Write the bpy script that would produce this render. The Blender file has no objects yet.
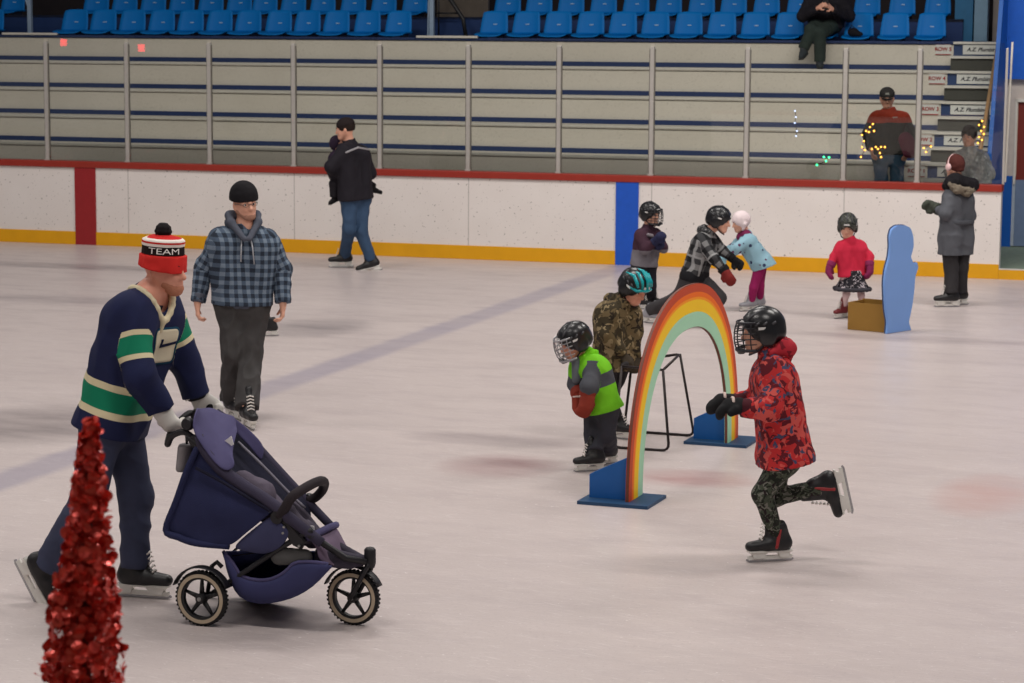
import bpy, bmesh, math, random
import numpy as np
from mathutils import Vector, Matrix
random.seed(7); rng = np.random.default_rng(7)
C = bpy.context.scene.collection
# ------------------------------------------------------------------ camera geometry (1024 x 683 frame)
FL, PI_, RO, TH, DW, HC = 2382.2, .1308, .0061, .3158, 27.4924, 2.8118
cp, sp, cr, sr = math.cos(PI_), math.sin(PI_), math.cos(RO), math.sin(RO)
V = Vector
FWD, UPV, RGT = V((0, cp, -sp)), V((0, sp, cp)), V((1, 0, 0))
CAM = V((0, 0, HC))
def ray(px, py):
    a, b = px - 512, py - 341.5
    u, v = a*cr + b*sr, -a*sr + b*cr
    return RGT*(u/FL) - UPV*(v/FL) + FWD
def ground(px, py, z=0.0):
    d = ray(px, py); return CAM + d*((z - HC)/d.z)
def atY(px, py, Y):
    d = ray(px, py); return CAM + d*(Y/d.y)
NW, EW = V((math.sin(TH), math.cos(TH), 0)), V((math.cos(TH), -math.sin(TH), 0))
def wallp(px, py, dep=0.0):          # pixel -> (l, z) on the plane dep metres behind the far boards' face
    d = ray(px, py); p = CAM + d*((DW + dep)/d.dot(NW))
    return p.dot(EW), p.z
cam = bpy.data.cameras.new('camera'); co = bpy.data.objects.new('camera', cam); C.objects.link(co)
X, Yv = RGT*cr + UPV*sr, UPV*cr - RGT*sr
co.matrix_world = Matrix(((X.x, Yv.x, -FWD.x, CAM.x), (X.y, Yv.y, -FWD.y, CAM.y), (X.z, Yv.z, -FWD.z, CAM.z), (0, 0, 0, 1)))
cam.sensor_width = 36; cam.lens = FL*36/1024; cam.clip_end = 200; cam.dof.use_dof = True; cam.dof.focus_distance = 12.5; cam.dof.aperture_fstop = 8.0
bpy.context.scene.camera = co

# ------------------------------------------------------------------ objects, tags
def tag(o, label, cat, group=None, kind=None):
    o['label'] = label; o['category'] = cat
    if group: o['group'] = group
    if kind: o['kind'] = kind
    return o
def thing(name, loc, label, cat, group=None, rz=0):
    o = bpy.data.objects.new(name, None); C.objects.link(o); o.location = loc; o.rotation_euler = (0, 0, rz)
    o.empty_display_size = .1
    return tag(o, label, cat, group)
def link_mesh(name, me, mat, parent=None, smooth=True, origin=None):
    o = bpy.data.objects.new(name, me); C.objects.link(o)
    if mat is not None:
        for m in (mat if isinstance(mat, (list, tuple)) else [mat]): me.materials.append(m)
    me.polygons.foreach_set('use_smooth', [smooth]*len(me.polygons))
    if parent is not None: o.parent = parent
    if origin is not None: o.location = origin
    return o
def copy_tree(o, parent=None):
    c = o.copy(); C.objects.link(c)
    if parent is not None: c.parent = parent
    for ch in list(o.children): copy_tree(ch, c)
    return c
def structure(o): o['kind'] = 'structure'; return o

# ------------------------------------------------------------------ explicit mesh builder
class MB:
    def __init__(s): s.v = []; s.f = []; s.m = []
    def add(s, vs, fs, mi=0):
        n = len(s.v); s.v += [tuple(p) for p in vs]; s.f += [tuple(n+i for i in f) for f in fs]; s.m += [mi]*len(fs); return s
    def box(s, a, b, mi=0, bev=0.0):
        (x0, y0, z0), (x1, y1, z1) = a, b
        if bev <= 0:
            vs = [(x, y, z) for x in (x0, x1) for y in (y0, y1) for z in (z0, z1)]
            return s.add(vs, [(0,1,3,2),(4,6,7,5),(0,4,5,1),(2,3,7,6),(0,2,6,4),(1,5,7,3)], mi)
        bm = bmesh.new(); bmesh.ops.create_cube(bm, size=1)
        for v in bm.verts: v.co = ((x0+x1)/2+v.co.x*(x1-x0), (y0+y1)/2+v.co.y*(y1-y0), (z0+z1)/2+v.co.z*(z1-z0))
        bmesh.ops.bevel(bm, geom=bm.edges[:], offset=bev, segments=2, affect='EDGES', profile=.6)
        return s.bm(bm, mi)
    def bm(s, bm, mi=0):
        bm.verts.index_update(); s.add([v.co[:] for v in bm.verts], [[v.index for v in f.verts] for f in bm.faces], mi); bm.free(); return s
    def prism(s, poly, O, ax, ay, th, mi=0, bev=0):  # polygon (list of 2d) in plane O+ax*x+ay*y, thickness th along ax x ay (centred)
        n = V(ax).cross(V(ay)).normalized()
        bm = bmesh.new()
        lo = [bm.verts.new(V(O)+V(ax)*x+V(ay)*y-n*th/2) for x, y in poly]
        hi = [bm.verts.new(V(O)+V(ax)*x+V(ay)*y+n*th/2) for x, y in poly]
        f1 = bm.faces.new(lo[::-1]); f2 = bm.faces.new(hi); k = len(poly)
        for i in range(k): bm.faces.new((lo[i], lo[(i+1) % k], hi[(i+1) % k], hi[i]))
        bmesh.ops.recalc_face_normals(bm, faces=bm.faces[:])
        if bev > 0:
            es = [e for e in bm.edges if (f1 in e.link_faces or f2 in e.link_faces)]
            bmesh.ops.bevel(bm, geom=es, offset=bev, segments=2, affect='EDGES')
        bmesh.ops.triangulate(bm, faces=[f for f in bm.faces if len(f.verts) > 4])
        return s.bm(bm, mi)
    def tube(s, pts, r, n=8, closed=False, mi=0, flat=1.0, up=None):
        pts = [V(p) for p in pts]; k = len(pts)
        rr = r if isinstance(r, (list, tuple)) else [r]*k
        base = len(s.v); prev = None
        for i in range(k):
            if closed: t = (pts[(i+1) % k]-pts[i-1])
            else: t = pts[min(i+1, k-1)]-pts[max(i-1, 0)]
            t.normalize()
            if up is not None: a = V(up) - t*t.dot(V(up)); a.normalize()
            elif prev is None:
                a = V((0, 0, 1)) if abs(t.z) < .9 else V((1, 0, 0)); a = (a-t*a.dot(t)).normalized()
            else: a = (prev-t*prev.dot(t)).normalized()
            prev = a; b = t.cross(a)
            for j in range(n):
                q = 2*math.pi*j/n; s.v.append(tuple(pts[i]+(a*math.cos(q)*flat+b*math.sin(q))*rr[i]))
        for i in range(k if closed else k-1):
            for j in range(n):
                i2 = (i+1) % k
                s.f.append((base+i*n+j, base+i*n+(j+1) % n, base+i2*n+(j+1) % n, base+i2*n+j)); s.m.append(mi)
        if not closed:
            s.f.append(tuple(base+j for j in range(n))[::-1]); s.f.append(tuple(base+(k-1)*n+j for j in range(n))); s.m += [mi, mi]
        return s
    def lathe(s, prof, O, ax, n=24, mi=0, closed=False):  # prof list of (r, h) about axis ax at O
        ax = V(ax).normalized(); a = V((0, 0, 1)) if abs(ax.z) < .9 else V((1, 0, 0)); a = (a-ax*a.dot(ax)).normalized(); b = ax.cross(a)
        base = len(s.v); k = len(prof)
        for r, h in prof:
            for j in range(n):
                q = 2*math.pi*j/n; s.v.append(tuple(V(O)+ax*h+(a*math.cos(q)+b*math.sin(q))*r))
        for i in range(k if closed else k-1):
            i2 = (i+1) % k
            for j in range(n):
                s.f.append((base+i*n+j, base+i*n+(j+1) % n, base+i2*n+(j+1) % n, base+i2*n+j)); s.m.append(mi)
        if not closed:
            s.f.append(tuple(base+j for j in range(n))[::-1]); s.f.append(tuple(base+(k-1)*n+j for j in range(n))); s.m += [mi, mi]
        return s
    def build(s, name, mat, parent=None, smooth=False, off=None):
        me = bpy.data.meshes.new(name)
        vs = s.v if off is None else [(x-off[0], y-off[1], z-off[2]) for x, y, z in s.v]
        me.from_pydata(vs, [], s.f); me.update()
        o = link_mesh(name, me, mat, parent, False)
        if max(s.m, default=0) > 0: me.polygons.foreach_set('material_index', s.m)
        bm = bmesh.new(); bm.from_mesh(me); bmesh.ops.recalc_face_normals(bm, faces=bm.faces[:]); bm.to_mesh(me); bm.free()
        if smooth:
            me.polygons.foreach_set('use_smooth', [True]*len(me.polygons))
            if smooth != 'all': me.set_sharp_from_angle(angle=math.radians(40))
        return o
def text_mesh(body, size, align='CENTER', ext=0.0, shear=0.0, bold=0.02):
    cu = bpy.data.curves.new('lettering', 'FONT'); cu.body = body; cu.size = size; cu.align_x = align; cu.align_y = 'CENTER'; cu.extrude = ext; cu.shear = shear; cu.offset = bold*size
    o = bpy.data.objects.new('lettering', cu); C.objects.link(o); bpy.context.view_layer.update()
    me = bpy.data.meshes.new_from_object(o.evaluated_get(bpy.context.evaluated_depsgraph_get()))
    bpy.data.objects.remove(o); me.materials.clear(); return me

# ------------------------------------------------------------------ materials
def lin(c):
    c = [x/255 for x in c]; return tuple((x/12.92 if x <= .04045 else ((x+.055)/1.055)**2.4) for x in c) + (1,)
class NT:
    def __init__(s, name):
        s.m = bpy.data.materials.new(name); s.m.use_nodes = True; s.n = s.m.node_tree.nodes; s.l = s.m.node_tree.links
        s.b = s.n['Principled BSDF']
    def node(s, t, **k):
        n = s.n.new(t)
        for a, b in k.items(): setattr(n, a, b)
        return n
    def set(s, sock, val):
        if isinstance(val, bpy.types.NodeSocket): s.l.new(val, sock)
        else: sock.default_value = val
    def math(s, op, a, b=0.0, c=0.0):
        n = s.node('ShaderNodeMath', operation=op); s.set(n.inputs[0], a); s.set(n.inputs[1], b); s.set(n.inputs[2], c); return n.outputs[0]
    def mix(s, f, a, b):
        n = s.node('ShaderNodeMix', data_type='RGBA'); s.set(n.inputs[0], f); s.set(n.inputs[6], a); s.set(n.inputs[7], b); return n.outputs[2]
    def noise(s, scale, detail=2, vec=None, rough=.5):
        n = s.node('ShaderNodeTexNoise'); n.inputs['Scale'].default_value = scale; n.inputs['Detail'].default_value = detail; n.inputs['Roughness'].default_value = rough
        s.l.new(vec if vec is not None else s.obj(), n.inputs['Vector']); return n.outputs['Fac']
    def obj(s):
        if not hasattr(s, '_o'): s._o = s.node('ShaderNodeTexCoord').outputs['Object']
        return s._o
    def attr(s, name='uv3'):
        if not hasattr(s, '_a'):
            a = s.node('ShaderNodeAttribute', attribute_name=name); x = s.node('ShaderNodeSeparateXYZ'); s.l.new(a.outputs['Vector'], x.inputs[0]); s._a = x.outputs
        return s._a
    def xyz(s):
        if not hasattr(s, '_x'):
            x = s.node('ShaderNodeSeparateXYZ'); s.l.new(s.obj(), x.inputs[0]); s._x = x.outputs
        return s._x
    def step(s, v, lo, hi):   # 1 inside lo..hi
        return s.math('MULTIPLY', s.math('GREATER_THAN', v, lo), s.math('LESS_THAN', v, hi))
    def vec(s, x, y, z):
        n = s.node('ShaderNodeCombineXYZ'); s.set(n.inputs[0], x); s.set(n.inputs[1], y); s.set(n.inputs[2], z); return n.outputs[0]
    def bump(s, h, strength=.3, dist=.01):
        n = s.node('ShaderNodeBump'); n.inputs['Strength'].default_value = strength; n.inputs['Distance'].default_value = dist; s.l.new(h, n.inputs['Height']); s.l.new(n.outputs[0], s.b.inputs['Normal'])
    def done(s, col, rough=.6, metal=0.0, spec=.4):
        s.set(s.b.inputs['Base Color'], col); s.set(s.b.inputs['Roughness'], rough); s.b.inputs['Metallic'].default_value = metal; s.b.inputs['Specular IOR Level'].default_value = spec
        return s.m
_mc = {}
def plain(name, c, rough=.6, metal=0.0, spec=.4, var=.12, nscale=14):
    if name in _mc: return _mc[name]
    t = NT(name); b = lin(c); d = tuple(x*(1-var) for x in b[:3])+(1,)
    _mc[name] = t.done(t.mix(t.noise(nscale, 3), d, tuple(min(1, x*(1+var)) for x in b[:3])+(1,)), rough, metal, spec); return _mc[name]
def cloth(name, c, rough=.85, var=.22, spec=.2):
    if name in _mc: return _mc[name]
    t = NT(name); b = lin(c); n1 = t.noise(9, 4); n2 = t.noise(260, 2)
    col = t.mix(n1, tuple(x*(1-var) for x in b[:3])+(1,), tuple(min(1, x*(1+var)) for x in b[:3])+(1,))
    t.bump(n2, .35, .004); _mc[name] = t.done(col, rough, 0, spec); return _mc[name]
def emit(name, c, st):
    t = NT(name); t.b.inputs['Emission Color'].default_value = lin(c); t.b.inputs['Emission Strength'].default_value = st
    return t.done(lin(c), .4)

# ------------------------------------------------------------------ implicit surfaces (smooth union of tapered limbs and ellipsoids)
def A3(p): return np.array(tuple(p), dtype=np.float32)
def limb(a, b, ra, rb=None, k=.02, flat=(0, 0), v=(0, 0), tag=0, op='+', n=None, s=1.0):
    return dict(t='c', a=A3(a), b=A3(b), ra=ra, rb=ra if rb is None else rb, k=k, flat=flat, v=v, tag=tag, op=op, n=None if n is None else A3(n), s=s)
def ell(c, r, M=None, k=.02, op='+', tag=0):
    return dict(t='e', a=A3(c), b=A3(c), r=A3(r), M=None if M is None else np.array([tuple(x) for x in M], dtype=np.float32), k=k, op=op, tag=tag, v=(0, 0), flat=(0, 0))
def pdist(p, P):
    if p['t'] == 'e':
        q = P-p['a']
        if p['M'] is not None: q = q@p['M'].T
        r = p['r']; k0 = np.linalg.norm(q/r, axis=-1); k1 = np.linalg.norm(q/(r*r), axis=-1)
        return k0*(k0-1)/np.maximum(k1, 1e-6), None
    ab = p['b']-p['a']; L2 = float(ab@ab)+1e-9; w = P-p['a']; tr = (w@ab)/L2; t = np.clip(tr, 0, 1)
    if p['flat'][0] or p['flat'][1]:
        lo = -9 if p['flat'][0] else 0; hi = 9 if p['flat'][1] else 1
        t2 = np.clip(tr, lo, hi)
    else: t2 = t
    w = w-t2[..., None]*ab
    if p['n'] is not None: w = w+(1/p['s']-1)*(w@p['n'])[..., None]*p['n']
    d = np.linalg.norm(w, axis=-1)-(p['ra']+(p['rb']-p['ra'])*t)
    L = math.sqrt(L2)
    if p['flat'][0]: d = np.maximum(d, -tr*L)
    if p['flat'][1]: d = np.maximum(d, (tr-1)*L)
    return d, t
def pbox(p):
    if p['t'] == 'e': R = float(p['r'].max())
    else: R = max(p['ra'], p['rb'])*max(1.0, p['s'])
    return np.minimum(p['a'], p['b'])-R, np.maximum(p['a'], p['b'])+R
def sdf_mesh(prims, vox, cuts=(), noise=0.0, seed=1, nfreq=28, uv=False):
    pos = [p for p in prims if p['op'] == '+']
    lo = np.min([pbox(p)[0] for p in pos], axis=0)-4*vox; hi = np.max([pbox(p)[1] for p in pos], axis=0)+4*vox
    n = np.ceil((hi-lo)/vox).astype(int)+1
    D = np.full(n, .5, np.float32); ax = [lo[i]+vox*np.arange(n[i], dtype=np.float32) for i in range(3)]
    for p in prims:
        pl, ph = pbox(p); pad = p['k']+5*vox+noise
        i0 = np.maximum(0, np.floor((pl-pad-lo)/vox).astype(int)); i1 = np.minimum(n, np.ceil((ph+pad-lo)/vox).astype(int)+1)
        if (i1 <= i0).any(): continue
        g = np.stack(np.meshgrid(*[ax[i][i0[i]:i1[i]] for i in range(3)], indexing='ij'), -1)
        d = pdist(p, g)[0].astype(np.float32); sl = tuple(slice(i0[i], i1[i]) for i in range(3)); E = D[sl]; k = p['k']
        if p['op'] == '+':
            h = np.clip(.5+.5*(d-E)/k, 0, 1); D[sl] = d+(E-d)*h-k*h*(1-h)
        else:
            d = -d; h = np.clip(.5-.5*(d-E)/k, 0, 1); D[sl] = d+(E-d)*h+k*h*(1-h)
    if noise > 0:
        r = np.random.default_rng(seed); N = np.zeros(n, np.float32)
        for _ in range(9):
            kv = r.normal(size=3)*nfreq*np.array([1, 1, .75]); ph = r.uniform(0, 6.28)
            N += np.sin((ax[0]*kv[0])[:, None, None]+(ax[1]*kv[1])[None, :, None]+(ax[2]*kv[2])[None, None, :]+ph)
        D += np.abs(N)*(noise/3.0)-noise*.6
    for pt, nn in cuts:
        pt, nn = A3(pt), A3(nn)
        D = np.maximum(D, (((ax[0]-pt[0])*nn[0])[:, None, None]+((ax[1]-pt[1])*nn[1])[None, :, None]+((ax[2]-pt[2])*nn[2])[None, None, :]))
    # surface nets
    ins = D < 0
    c = np.array(np.nonzero(~(ins[:-1, :-1, :-1] & ins[1:, :-1, :-1] & ins[:-1, 1:, :-1] & ins[1:, 1:, :-1] & ins[:-1, :-1, 1:] & ins[1:, :-1, 1:] & ins[:-1, 1:, 1:] & ins[1:, 1:, 1:]) &
                  (ins[:-1, :-1, :-1] | ins[1:, :-1, :-1] | ins[:-1, 1:, :-1] | ins[1:, 1:, :-1] | ins[:-1, :-1, 1:] | ins[1:, :-1, 1:] | ins[:-1, 1:, 1:] | ins[1:, 1:, 1:]))).T
    idx = np.full(n, -1, np.int64); idx[c[:, 0], c[:, 1], c[:, 2]] = np.arange(len(c))
    acc = np.zeros((len(c), 3)); cnt = np.zeros(len(c))
    cor = [(i, j, k) for i in (0, 1) for j in (0, 1) for k in (0, 1)]
    for a in cor:
        for x in range(3):
            if a[x]: continue
            b = list(a); b[x] = 1
            da = D[c[:, 0]+a[0], c[:, 1]+a[1], c[:, 2]+a[2]]; db = D[c[:, 0]+b[0], c[:, 1]+b[1], c[:, 2]+b[2]]
            m = (da < 0) != (db < 0); t = np.where(m, da/np.where(m, da-db, 1), 0)
            q = np.tile(np.array(a, float), (len(c), 1)); q[:, x] += t
            acc += q*m[:, None]; cnt += m
    vs = lo+vox*(c+acc/cnt[:, None])
    fs = []
    for x in range(3):
        y, z = (x+1) % 3, (x+2) % 3
        s0 = [slice(None)]*3; s1 = [slice(None)]*3; s0[x] = slice(0, -1); s1[x] = slice(1, None)
        A, B = ins[tuple(s0)], ins[tuple(s1)]; e = np.array(np.nonzero(A != B)).T
        e = e[(e[:, y] > 0) & (e[:, z] > 0)]
        if not len(e): continue
        def g(dy, dz):
            q = e.copy(); q[:, y] -= dy; q[:, z] -= dz; return idx[q[:, 0], q[:, 1], q[:, 2]]
        q = np.stack([g(0, 0), g(1, 0), g(1, 1), g(0, 1)], 1); fl = A[e[:, 0], e[:, 1], e[:, 2]]
        q[~fl] = q[~fl][:, ::-1]; fs.append(q)
    fs = np.concatenate(fs); fs = fs[(fs >= 0).all(1)]
    U = None
    if uv:
        P = vs.astype(np.float32); best = np.full(len(P), 9e9); U = np.zeros((len(P), 3), np.float32)
        for p in pos:
            d, t = pdist(p, P); m = d < best
            if t is None: t = np.zeros(len(P))
            ab = p['b']-p['a']; L = np.linalg.norm(ab)
            if L < 1e-5: axn = np.array([0, 0, 1.])
            else: axn = ab/L
            ref = np.array([0, 1., 0]) if abs(axn[1]) < .9 else np.array([1., 0, 0])
            e1 = np.cross(axn, ref); e1 /= np.linalg.norm(e1); e2 = np.cross(axn, e1); w = P-p['a']
            R = p.get('ra', .1) if p['t'] == 'c' else float(p['r'].mean())
            ang = np.arctan2(w@e2, w@e1)*R
            U[m, 0] = ang[m]; U[m, 1] = (p['v'][0]+t*(p['v'][1]-p['v'][0]))[m]; U[m, 2] = p['tag']; best = np.where(m, d, best)
    return vs, fs, U
def sdf_obj(name, prims, vox, mat, parent, origin, **kw):
    vs, fs, U = sdf_mesh(prims, vox, **kw)
    vs = vs-np.array(tuple(origin))
    me = bpy.data.meshes.new(name); me.vertices.add(len(vs)); me.vertices.foreach_set('co', vs.astype(np.float32).ravel())
    me.loops.add(len(fs)*4); me.loops.foreach_set('vertex_index', fs.astype(np.int32).ravel())
    me.polygons.add(len(fs)); me.polygons.foreach_set('loop_start', np.arange(0, len(fs)*4, 4, dtype=np.int32))
    me.update(); me.validate()
    if U is not None and len(me.vertices) == len(U):
        at = me.attributes.new('uv3', 'FLOAT_VECTOR', 'POINT'); at.data.foreach_set('vector', U.ravel())
    return link_mesh(name, me, mat, parent, True)
# ================================================================== THE SETTING
B0 = NW*DW
def wbuild(mb, name, mat, parent=None, kind=None, smooth=False):   # built in the boards' frame: x along, y away, z up
    o = mb.build(name, mat, parent, smooth)
    if parent is None: o.location = B0; o.rotation_euler = (0, 0, -TH)
    if kind: o['kind'] = kind
    return o
def wthing(name, l, d, z, label, cat, group=None):
    return thing(name, B0+EW*l+NW*d+V((0, 0, z)), label, cat, group, -TH)
L_END = wallp(1000, 230)[0]; L_MIN = -21.0
BLUE = (wallp(615.4, 264)[0], wallp(637.9, 264)[0]); RED = (wallp(76.3, 243)[0], wallp(96.8, 243)[0])
# ice
t = NT('ice_surface'); x, y, z = t.xyz()
sc1 = t.noise(1.0, 5, t.vec(t.math('MULTIPLY', x, .35), t.math('MULTIPLY', y, 1.1), z), .6)
sc2 = t.noise(2.2, 6, t.vec(t.math('ADD', t.math('MULTIPLY', x, .7), t.math('MULTIPLY', y, .3)), t.math('MULTIPLY', y, 1.5), z), .62)
sc3 = t.noise(15, 6, t.vec(t.math('ADD', t.math('MULTIPLY', x, .3), t.math('MULTIPLY', y, .25)), t.math('SUBTRACT', t.math('MULTIPLY', y, 4), t.math('MULTIPLY', x, 1.2)), z), .7)
sc4 = t.noise(13, 6, t.vec(t.math('SUBTRACT', t.math('MULTIPLY', x, .3), t.math('MULTIPLY', y, .3)), t.math('ADD', t.math('MULTIPLY', y, 4), t.math('MULTIPLY', x, 1.6)), z), .7)
col = t.mix(sc1, lin((184, 172, 170)), lin((208, 196, 193)))
col = t.mix(t.math('MULTIPLY', t.math('MAXIMUM', 0.0, t.math('SUBTRACT', sc2, .48)), 2.2), col, lin((170, 158, 158)))
for s_ in (sc3, sc4): col = t.mix(t.math('MULTIPLY', t.math('MINIMUM', t.math('MAXIMUM', t.math('SUBTRACT', s_, .57), 0), .12), 4.2), col, lin((234, 227, 225)))
gr_ = t.noise(55, 4); col = t.mix(t.math('MULTIPLY', t.math('MAXIMUM', 0.0, t.math('SUBTRACT', gr_, .55)), 1.6), col, lin((150, 138, 138))); gw_ = t.noise(34, 3)
col = t.mix(t.math('MULTIPLY', t.step(gw_, .7, 9), .6), col, lin((238, 232, 230)))
def soft(v, c, w, s=.06):   # soft band
    return t.math('MINIMUM', 1.0, t.math('MAXIMUM', 0.0, t.math('DIVIDE', t.math('SUBTRACT', w, t.math('ABSOLUTE', t.math('SUBTRACT', v, c))), s)))
wob = t.math('MULTIPLY', t.math('SUBTRACT', sc2, .5), .12)
bl = soft(t.math('ADD', x, wob), sum(BLUE)/2, (BLUE[1]-BLUE[0])/2+.07, .1)
col = t.mix(t.math('MULTIPLY', bl, t.math('ADD', .2, t.math('MULTIPLY', sc1, .5))), col, lin((132, 128, 152)))
def spot(px, py, rx, ry, c, a):
    global col
    p = ground(px, py)-B0; l, d = p.dot(EW), p.dot(NW)
    q = t.math('ADD', t.math('POWER', t.math('DIVIDE', t.math('SUBTRACT', x, l), rx), 2), t.math('POWER', t.math('DIVIDE', t.math('SUBTRACT', y, d), ry), 2))
    m = t.math('MULTIPLY', t.math('MAXIMUM', 0.0, t.math('SUBTRACT', 1.0, q)), a)
    col = t.mix(t.math('MULTIPLY', m, t.math('MULTIPLY', sc2, 2.0)), col, c)
spot(500, 466, .45, .5, lin((150, 116, 118)), .6); spot(690, 478, .5, .35, lin((170, 120, 118)), .5); spot(985, 495, .35, .8, lin((190, 150, 142)), .5)
spot(30, 425, .9, 1.0, lin((140, 130, 130)), .8); spot(310, 328, .6, .9, lin((136, 128, 130)), .7); spot(110, 268, 2.6, .35, lin((140, 130, 132)), .8); spot(70, 300, 1.6, .5, lin((150, 140, 142)), .6); spot(500, 440, .8, .3, lin((146, 134, 136)), .6); spot(900, 338, 1.6, .3, lin((146, 134, 136)), .5)
t.bump(sc3, .08, .01)
ice_m = t.done(col, t.math('ADD', .22, t.math('MULTIPLY', sc2, .3)), 0, .35)
wbuild(MB().box((-34, -22.9, -.06), (10, 0.0, 0)), 'floor', ice_m, kind='structure')
# boards: white panels with scuffs, kick strip, stripes, cap rail
t = NT('board_white'); sp1 = t.noise(30, 4); sp2 = t.noise(2, 3)
col = t.mix(sp2, lin((222, 214, 209)), lin((234, 228, 224)))
col = t.mix(t.math('MULTIPLY', t.step(sp1, .66, 9), .7), col, lin((120, 112, 106)))
x, y, z = t.xyz(); fr = t.math('FRACT', t.math('DIVIDE', t.math('ADD', x, 30.35), 2.31))
col = t.mix(t.math('MULTIPLY', t.step(fr, .0, .006), .5), col, lin((140, 134, 128)))
bw = t.done(col, .45, 0, .4)
wbuild(MB().box((L_MIN, 0, .0), (L_END, .14, 1.0)), 'wall_back', bw, kind='structure')
kick_m = plain('kick_yellow', (222, 160, 10), .5, var=.1, nscale=5)
wbuild(MB().box((L_MIN, -.014, 0), (L_END, .0, .168), bev=.004), 'baseboard_back', kick_m, kind='structure')
wbuild(MB().box((L_MIN, -.03, .995), (L_END+.01, .17, 1.078), bev=.01), 'trim_1', plain('cap_red', (150, 46, 34), .45), kind='structure')
wbuild(MB().box((RED[0], -.018, 0), (RED[1], -.0005, .996)), 'trim_2', plain('stripe_red', (150, 34, 38), .5), kind='structure')
wbuild(MB().box((BLUE[0], -.018, 0), (BLUE[1], -.0005, .996)), 'trim_3', plain('stripe_blue', (24, 84, 190), .5), kind='structure')
# glass posts and panes
post_m = plain('post_alu', (206, 202, 196), .35, .55, .5, .05); seal_m = plain('post_seal', (120, 116, 108), .6)
PL = [-15.3216+1.1549*i for i in range(10)]; PL.append(wallp(919, 183.4)[0]); PL = [l-.035 for l in PL]; L_G = wallp(1003.5, 150)[0]
ords = ['first', 'second', 'third', 'fourth', 'fifth', 'sixth', 'seventh', 'eighth', 'ninth', 'tenth', 'eleventh']
for i, l in enumerate(PL):
    p = wthing('glass_post', l, .07, 1.078, 'slim aluminium post holding the rink glass, %s from the left of the eleven' % ords[i], 'post', 'posts of the rink glass')
    MB().box((-.024, -.03, 0), (.024, .03, 1.526), bev=.006).box((-.034, -.04, 0), (.034, .04, .02)).build('upright', post_m, p)
    MB().box((.024, -.012, .0), (.036, .012, 1.5)).box((-.036, -.012, .0), (-.024, .012, 1.5)).build('seal', seal_m, p)
m = bpy.data.materials.new('rink_glass'); m.use_nodes = True; nt = m.node_tree; nt.nodes.clear()
o_ = nt.nodes.new('ShaderNodeOutputMaterial'); mx = nt.nodes.new('ShaderNodeMixShader'); tr = nt.nodes.new('ShaderNodeBsdfTransparent'); gl = nt.nodes.new('ShaderNodeBsdfGlossy'); fr = nt.nodes.new('ShaderNodeFresnel')
fr.inputs['IOR'].default_value = 1.5; gl.inputs['Roughness'].default_value = .004; tr.inputs['Color'].default_value = (.965, .975, .965, 1)
nt.links.new(fr.outputs[0], mx.inputs[0]); nt.links.new(tr.outputs[0], mx.inputs[1]); nt.links.new(gl.outputs[0], mx.inputs[2]); nt.links.new(mx.outputs[0], o_.inputs[0])
glass_m = m
edges = [PL[0]-1.1549]+PL+[L_G]
for i in range(len(edges)-1):
    wbuild(MB().box((edges[i]+.03, .064, 1.08), (edges[i+1]-.03, .076, 2.68)), 'window_%d' % (i+1), glass_m, kind='structure')
wbuild(MB().box((L_G-.014, .055, 1.078), (L_G+.014, .085, 2.62), bev=.004), 'trim_4', post_m, kind='structure')
# bleachers behind the glass
FZ = .11
conc = NT('bleacher_beige'); a = conc.noise(1.3, 5); b = conc.noise(40, 3); x, y, z = conc.xyz()
cc = conc.mix(a, lin((198, 191, 177)), lin((216, 210, 198))); cc = conc.mix(conc.math('MULTIPLY', conc.step(b, .62, 9), .25), cc, lin((150, 142, 128)))
conc = conc.done(cc, .75, 0, .2)
navy = plain('tread_navy', (26, 48, 92), .6); nose = plain('nosing_grey', (204, 200, 190), .6); dkline = plain('nosing_shade', (70, 66, 60), .8)  # last one paints the shade line under each nosing
LEV = []
for k, yy in enumerate((154.2, 124.3, 95.3, 66.3, 38.6)):
    d = 1.5+.5*k; l, z = wallp(540, yy, d); LEV.append((d, z))
STL = wallp(941, 98, 2.5)[0]; STR = wallp(998, 88, 2.6)[0]
LB = -24.0
prevz = .42
for k, (d, z) in enumerate(LEV):
    dn = d+.53 if k < 4 else d+.9
    b = MB().box((LB, d+.02, prevz-.02), (STL, d+.08, z-.02)); o = wbuild(b, 'wall_bleacher_riser', conc, kind='structure')
    b = MB().box((LB, d+.004, z-.036), (STL, dn, z), 3 if k < 4 else 0).box((LB, d+.012, z-.044), (STL, d+.02, z-.036), 2).box((LB, d-.004, z-.024), (STL, d+.03, z+.002), 1 if k < 4 else 0)
    if k > 0: pass
    wbuild(b, 'floor_bleacher_tread', [navy, nose, dkline, conc], kind='structure')
    if k < 4:
        wbuild(MB().box((LB, d+.5-.012, z), (STL, d+.521, z+.062)), 'trim_bleacher_strip', navy, kind='structure')
    prevz = z
wbuild(MB().box((LB, .14, -.06), (wallp(922, 183, .3)[0], 1.52, .42)), 'floor_walkway', plain('walk_beige', (200, 196, 186), .8), kind='structure')
d5, z5 = LEV[4]; ROW2 = (d5+.85, z5+.29)
wbuild(MB().box((LB, d5+.85, z5-.02), (STL+.0, d5+.9, ROW2[1])), 'wall_seat_riser', plain('seat_riser', (18, 46, 92), .7), kind='structure')
wbuild(MB().box((LB, d5+.85, ROW2[1]-.04), (STL, d5+2.2, ROW2[1])), 'floor_seat_tier', plain('seat_tier', (40, 44, 58), .7), kind='structure')
dark = NT('backwall_dark'); a = dark.noise(3, 4); dark = dark.done(dark.mix(a, lin((30, 28, 34)), lin((48, 42, 42))), .9, 0, .1)
wbuild(MB().box((-26, d5+2.2, 0), (3, d5+2.3, 6)), 'wall_far', dark, kind='structure')
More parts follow.
